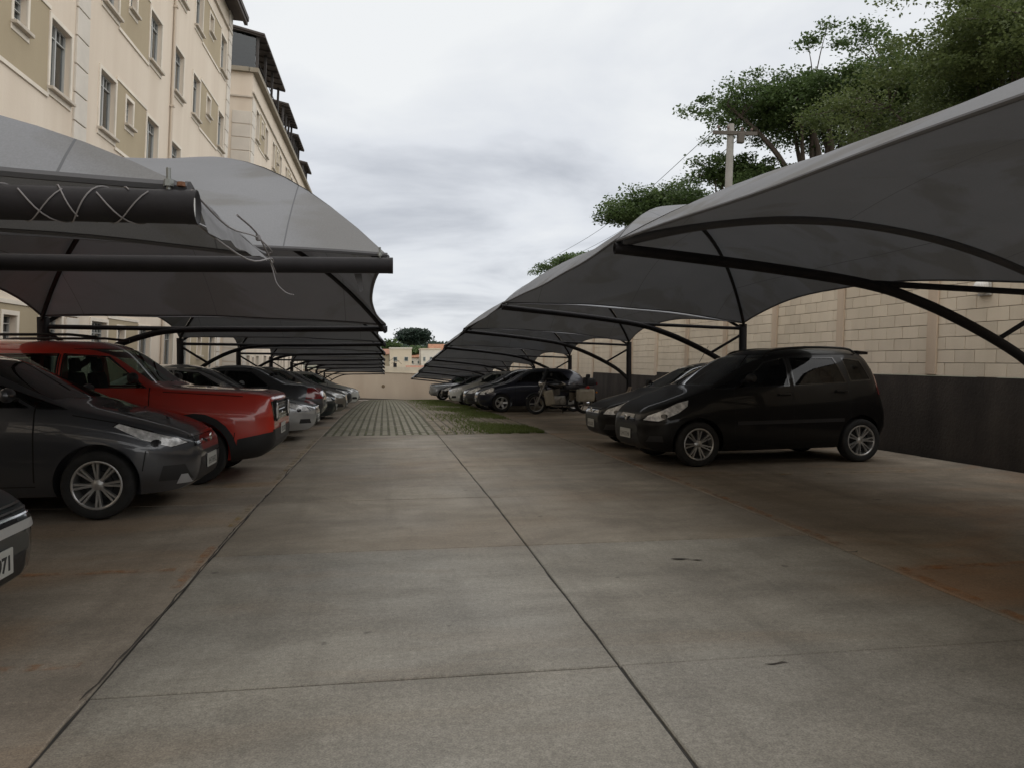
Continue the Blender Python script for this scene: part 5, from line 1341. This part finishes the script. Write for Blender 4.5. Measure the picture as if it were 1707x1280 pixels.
# ------------------------------------------------------------------ houses and trees beyond the end wall
M_h = [mat('house_cream', (.52, .44, .33), .9, var=.15, vscale=.4), mat('house_sand', (.42, .35, .25), .9, var=.15, vscale=.4), mat('house_pale', (.58, .53, .45), .9, var=.15, vscale=.4)]
M_tile = mat('roof_tile', (.30, .14, .075), .9, var=.35, vscale=2); M_tile2 = mat('roof_tile_dull', (.27, .13, .08), .9, var=.35, vscale=2)
M_green = mat('shed_green', (.09, .12, .10), .8, var=.2, vscale=1)
def house(label, x0, x1, Y, z0, z1, m, roof, rh, wins, dep=7, tile=None):
    root = thing('house', label, 'house', ((x0 + x1) / 2, Y, z0), group='houses beyond the end wall'); w = x1 - x0; h = z1 - z0
    MB().box((0, dep / 2, h / 2 - .5), (w, dep, h + 1)).build('wall', m, root)
    rf = MB(); o = .35
    if roof == 'gable':
        rf.poly([(-w / 2 - o, -o, h), (w / 2 + o, -o, h), (w / 2 + o, dep / 2, h + rh), (-w / 2 - o, dep / 2, h + rh)]); rf.poly([(-w / 2 - o, dep + o, h), (-w / 2 - o, dep / 2, h + rh), (w / 2 + o, dep / 2, h + rh), (w / 2 + o, dep + o, h)])
        rf.poly([(-w / 2 - o, -o, h), (-w / 2 - o, dep / 2, h + rh), (-w / 2 - o, dep + o, h)]); rf.poly([(w / 2 + o, -o, h), (w / 2 + o, dep + o, h), (w / 2 + o, dep / 2, h + rh)])
        rf.poly([(-w / 2 - o, -o, h - .1), (w / 2 + o, -o, h - .1), (w / 2 + o, -o, h), (-w / 2 - o, -o, h)])
    else:
        rf.box((0, dep / 2, h + .08), (w + .2, dep + .2, .22))
    ro = rf.build('roof', tile or M_tile, root)
    for k in range(wins):
        x_ = -w / 2 + w * (k + .5) / wins
        wo_ = MB().box((x_, -.02, h * .62), (min(.7, w / wins * .36), .06, min(.7, h * .22))).build('window', M_frame, root)
        MB().box((x_, -.055, h * .62), (min(.58, w / wins * .30), .02, min(.58, h * .18))).build('pane', M_wglass, wo_)
    return root
house('cream two-storey house far beyond the end wall, left under the dark tree', .9, 4.4, 130, -1.2, 3.2, M_h[0], 'flat', 0, 2, tile=M_h[2])
house('pale tall house far beyond the end wall, beside the right canopies', 6.0, 9.2, 132, -1.0, 3.1, M_h[2], 'flat', 0, 3, tile=M_h[0])
house('sand-coloured house with a bright orange roof, far right beyond the end wall', 8.4, 12.0, 145, 0, 3.0, M_h[1], 'gable', 1.3, 2)
house('low house with a red tiled roof just above the end wall', 3.4, 7.4, 112, -2.2, -.4, M_h[0], 'gable', 1.0, 2, tile=M_tile2)
house('narrow house with a dull red roof at the left of the gap', -1.6, .8, 138, -1.0, 2.4, M_h[1], 'gable', .9, 1, tile=M_tile2)
house('pale cottage on the slope behind the red roof', 4.6, 7.0, 150, -.6, 1.9, M_h[2], 'gable', .7, 2, tile=M_tile)
shed = thing('garden_shed', 'long low grey-green shed just above the end wall', 'shed', (2.1, 100, -2.0))
MB().box((0, 1.5, .9), (2.6, 3, 1.9)).build('wall', M_green, shed)
rf = MB(); rows = [[(1.5 * math.cos(a), y_, 1.8 + .5 * math.sin(a)) for a in np.linspace(0, math.pi, 12)] for y_ in (-.2, 3.2)]; rf.grid(rows); rf.poly(rows[0]); rf.build('curved_roof', mat('shed_roof', (.16, .19, .17), .6, var=.2, vscale=2), shed)
tree('broadleaf_tree', 'dark rounded tree on the skyline between the two carport rows', (6.0, 172, .5), (6.0, 170, 6.0), (4.3, 3.5, 2.6), 12, 320, 45, .55, LEAF[3], 21, .35, clr=.7, flat=.7, group='trees on the skyline', lobes=8)
tree('broadleaf_tree', 'smaller green tree beside the left canopies on the skyline', (1.6, 165, .4), (1.4, 164, 3.6), (2.0, 2.0, 2.0), 8, 110, 45, .5, LEAF[0], 22, .25, clr=.6, flat=.8, group='trees on the skyline', lobes=5)
tree('broadleaf_tree', 'low bushy green tree between the far houses', (6.2, 155, 0), (6.0, 154, 2.6), (3.0, 2.0, 1.4), 8, 120, 45, .5, LEAF[0], 23, .2, clr=.6, flat=.7, group='trees on the skyline', lobes=5)
# planting that closes the horizon left and right, hidden mostly behind the carports
def belt(x_, n):
    vx = []
    mb_ = MB()
    for _ in range(n):
        yy = random.uniform(190, 240); xx = random.uniform(-160, 200); h = random.uniform(0, 3.2) * (1 + .4 * math.sin(xx * .13)); a = random.uniform(0, 3.14); s_ = random.uniform(.5, .9); z_ = g(yy) + h - .3
        mb_.poly([(xx - s_ * math.cos(a), yy - s_ * math.sin(a), z_ - s_ * .6), (xx + s_ * math.cos(a), yy + s_ * math.sin(a), z_ - s_ * .4), (xx + s_ * .5, yy, z_ + s_ * .8)])
    o = mb_.build('distant_wood', LEAF[3]); tag(o, 'low band of far-off trees along the horizon', 'woods'); struct(o, 'stuff')
belt(0, 26000)
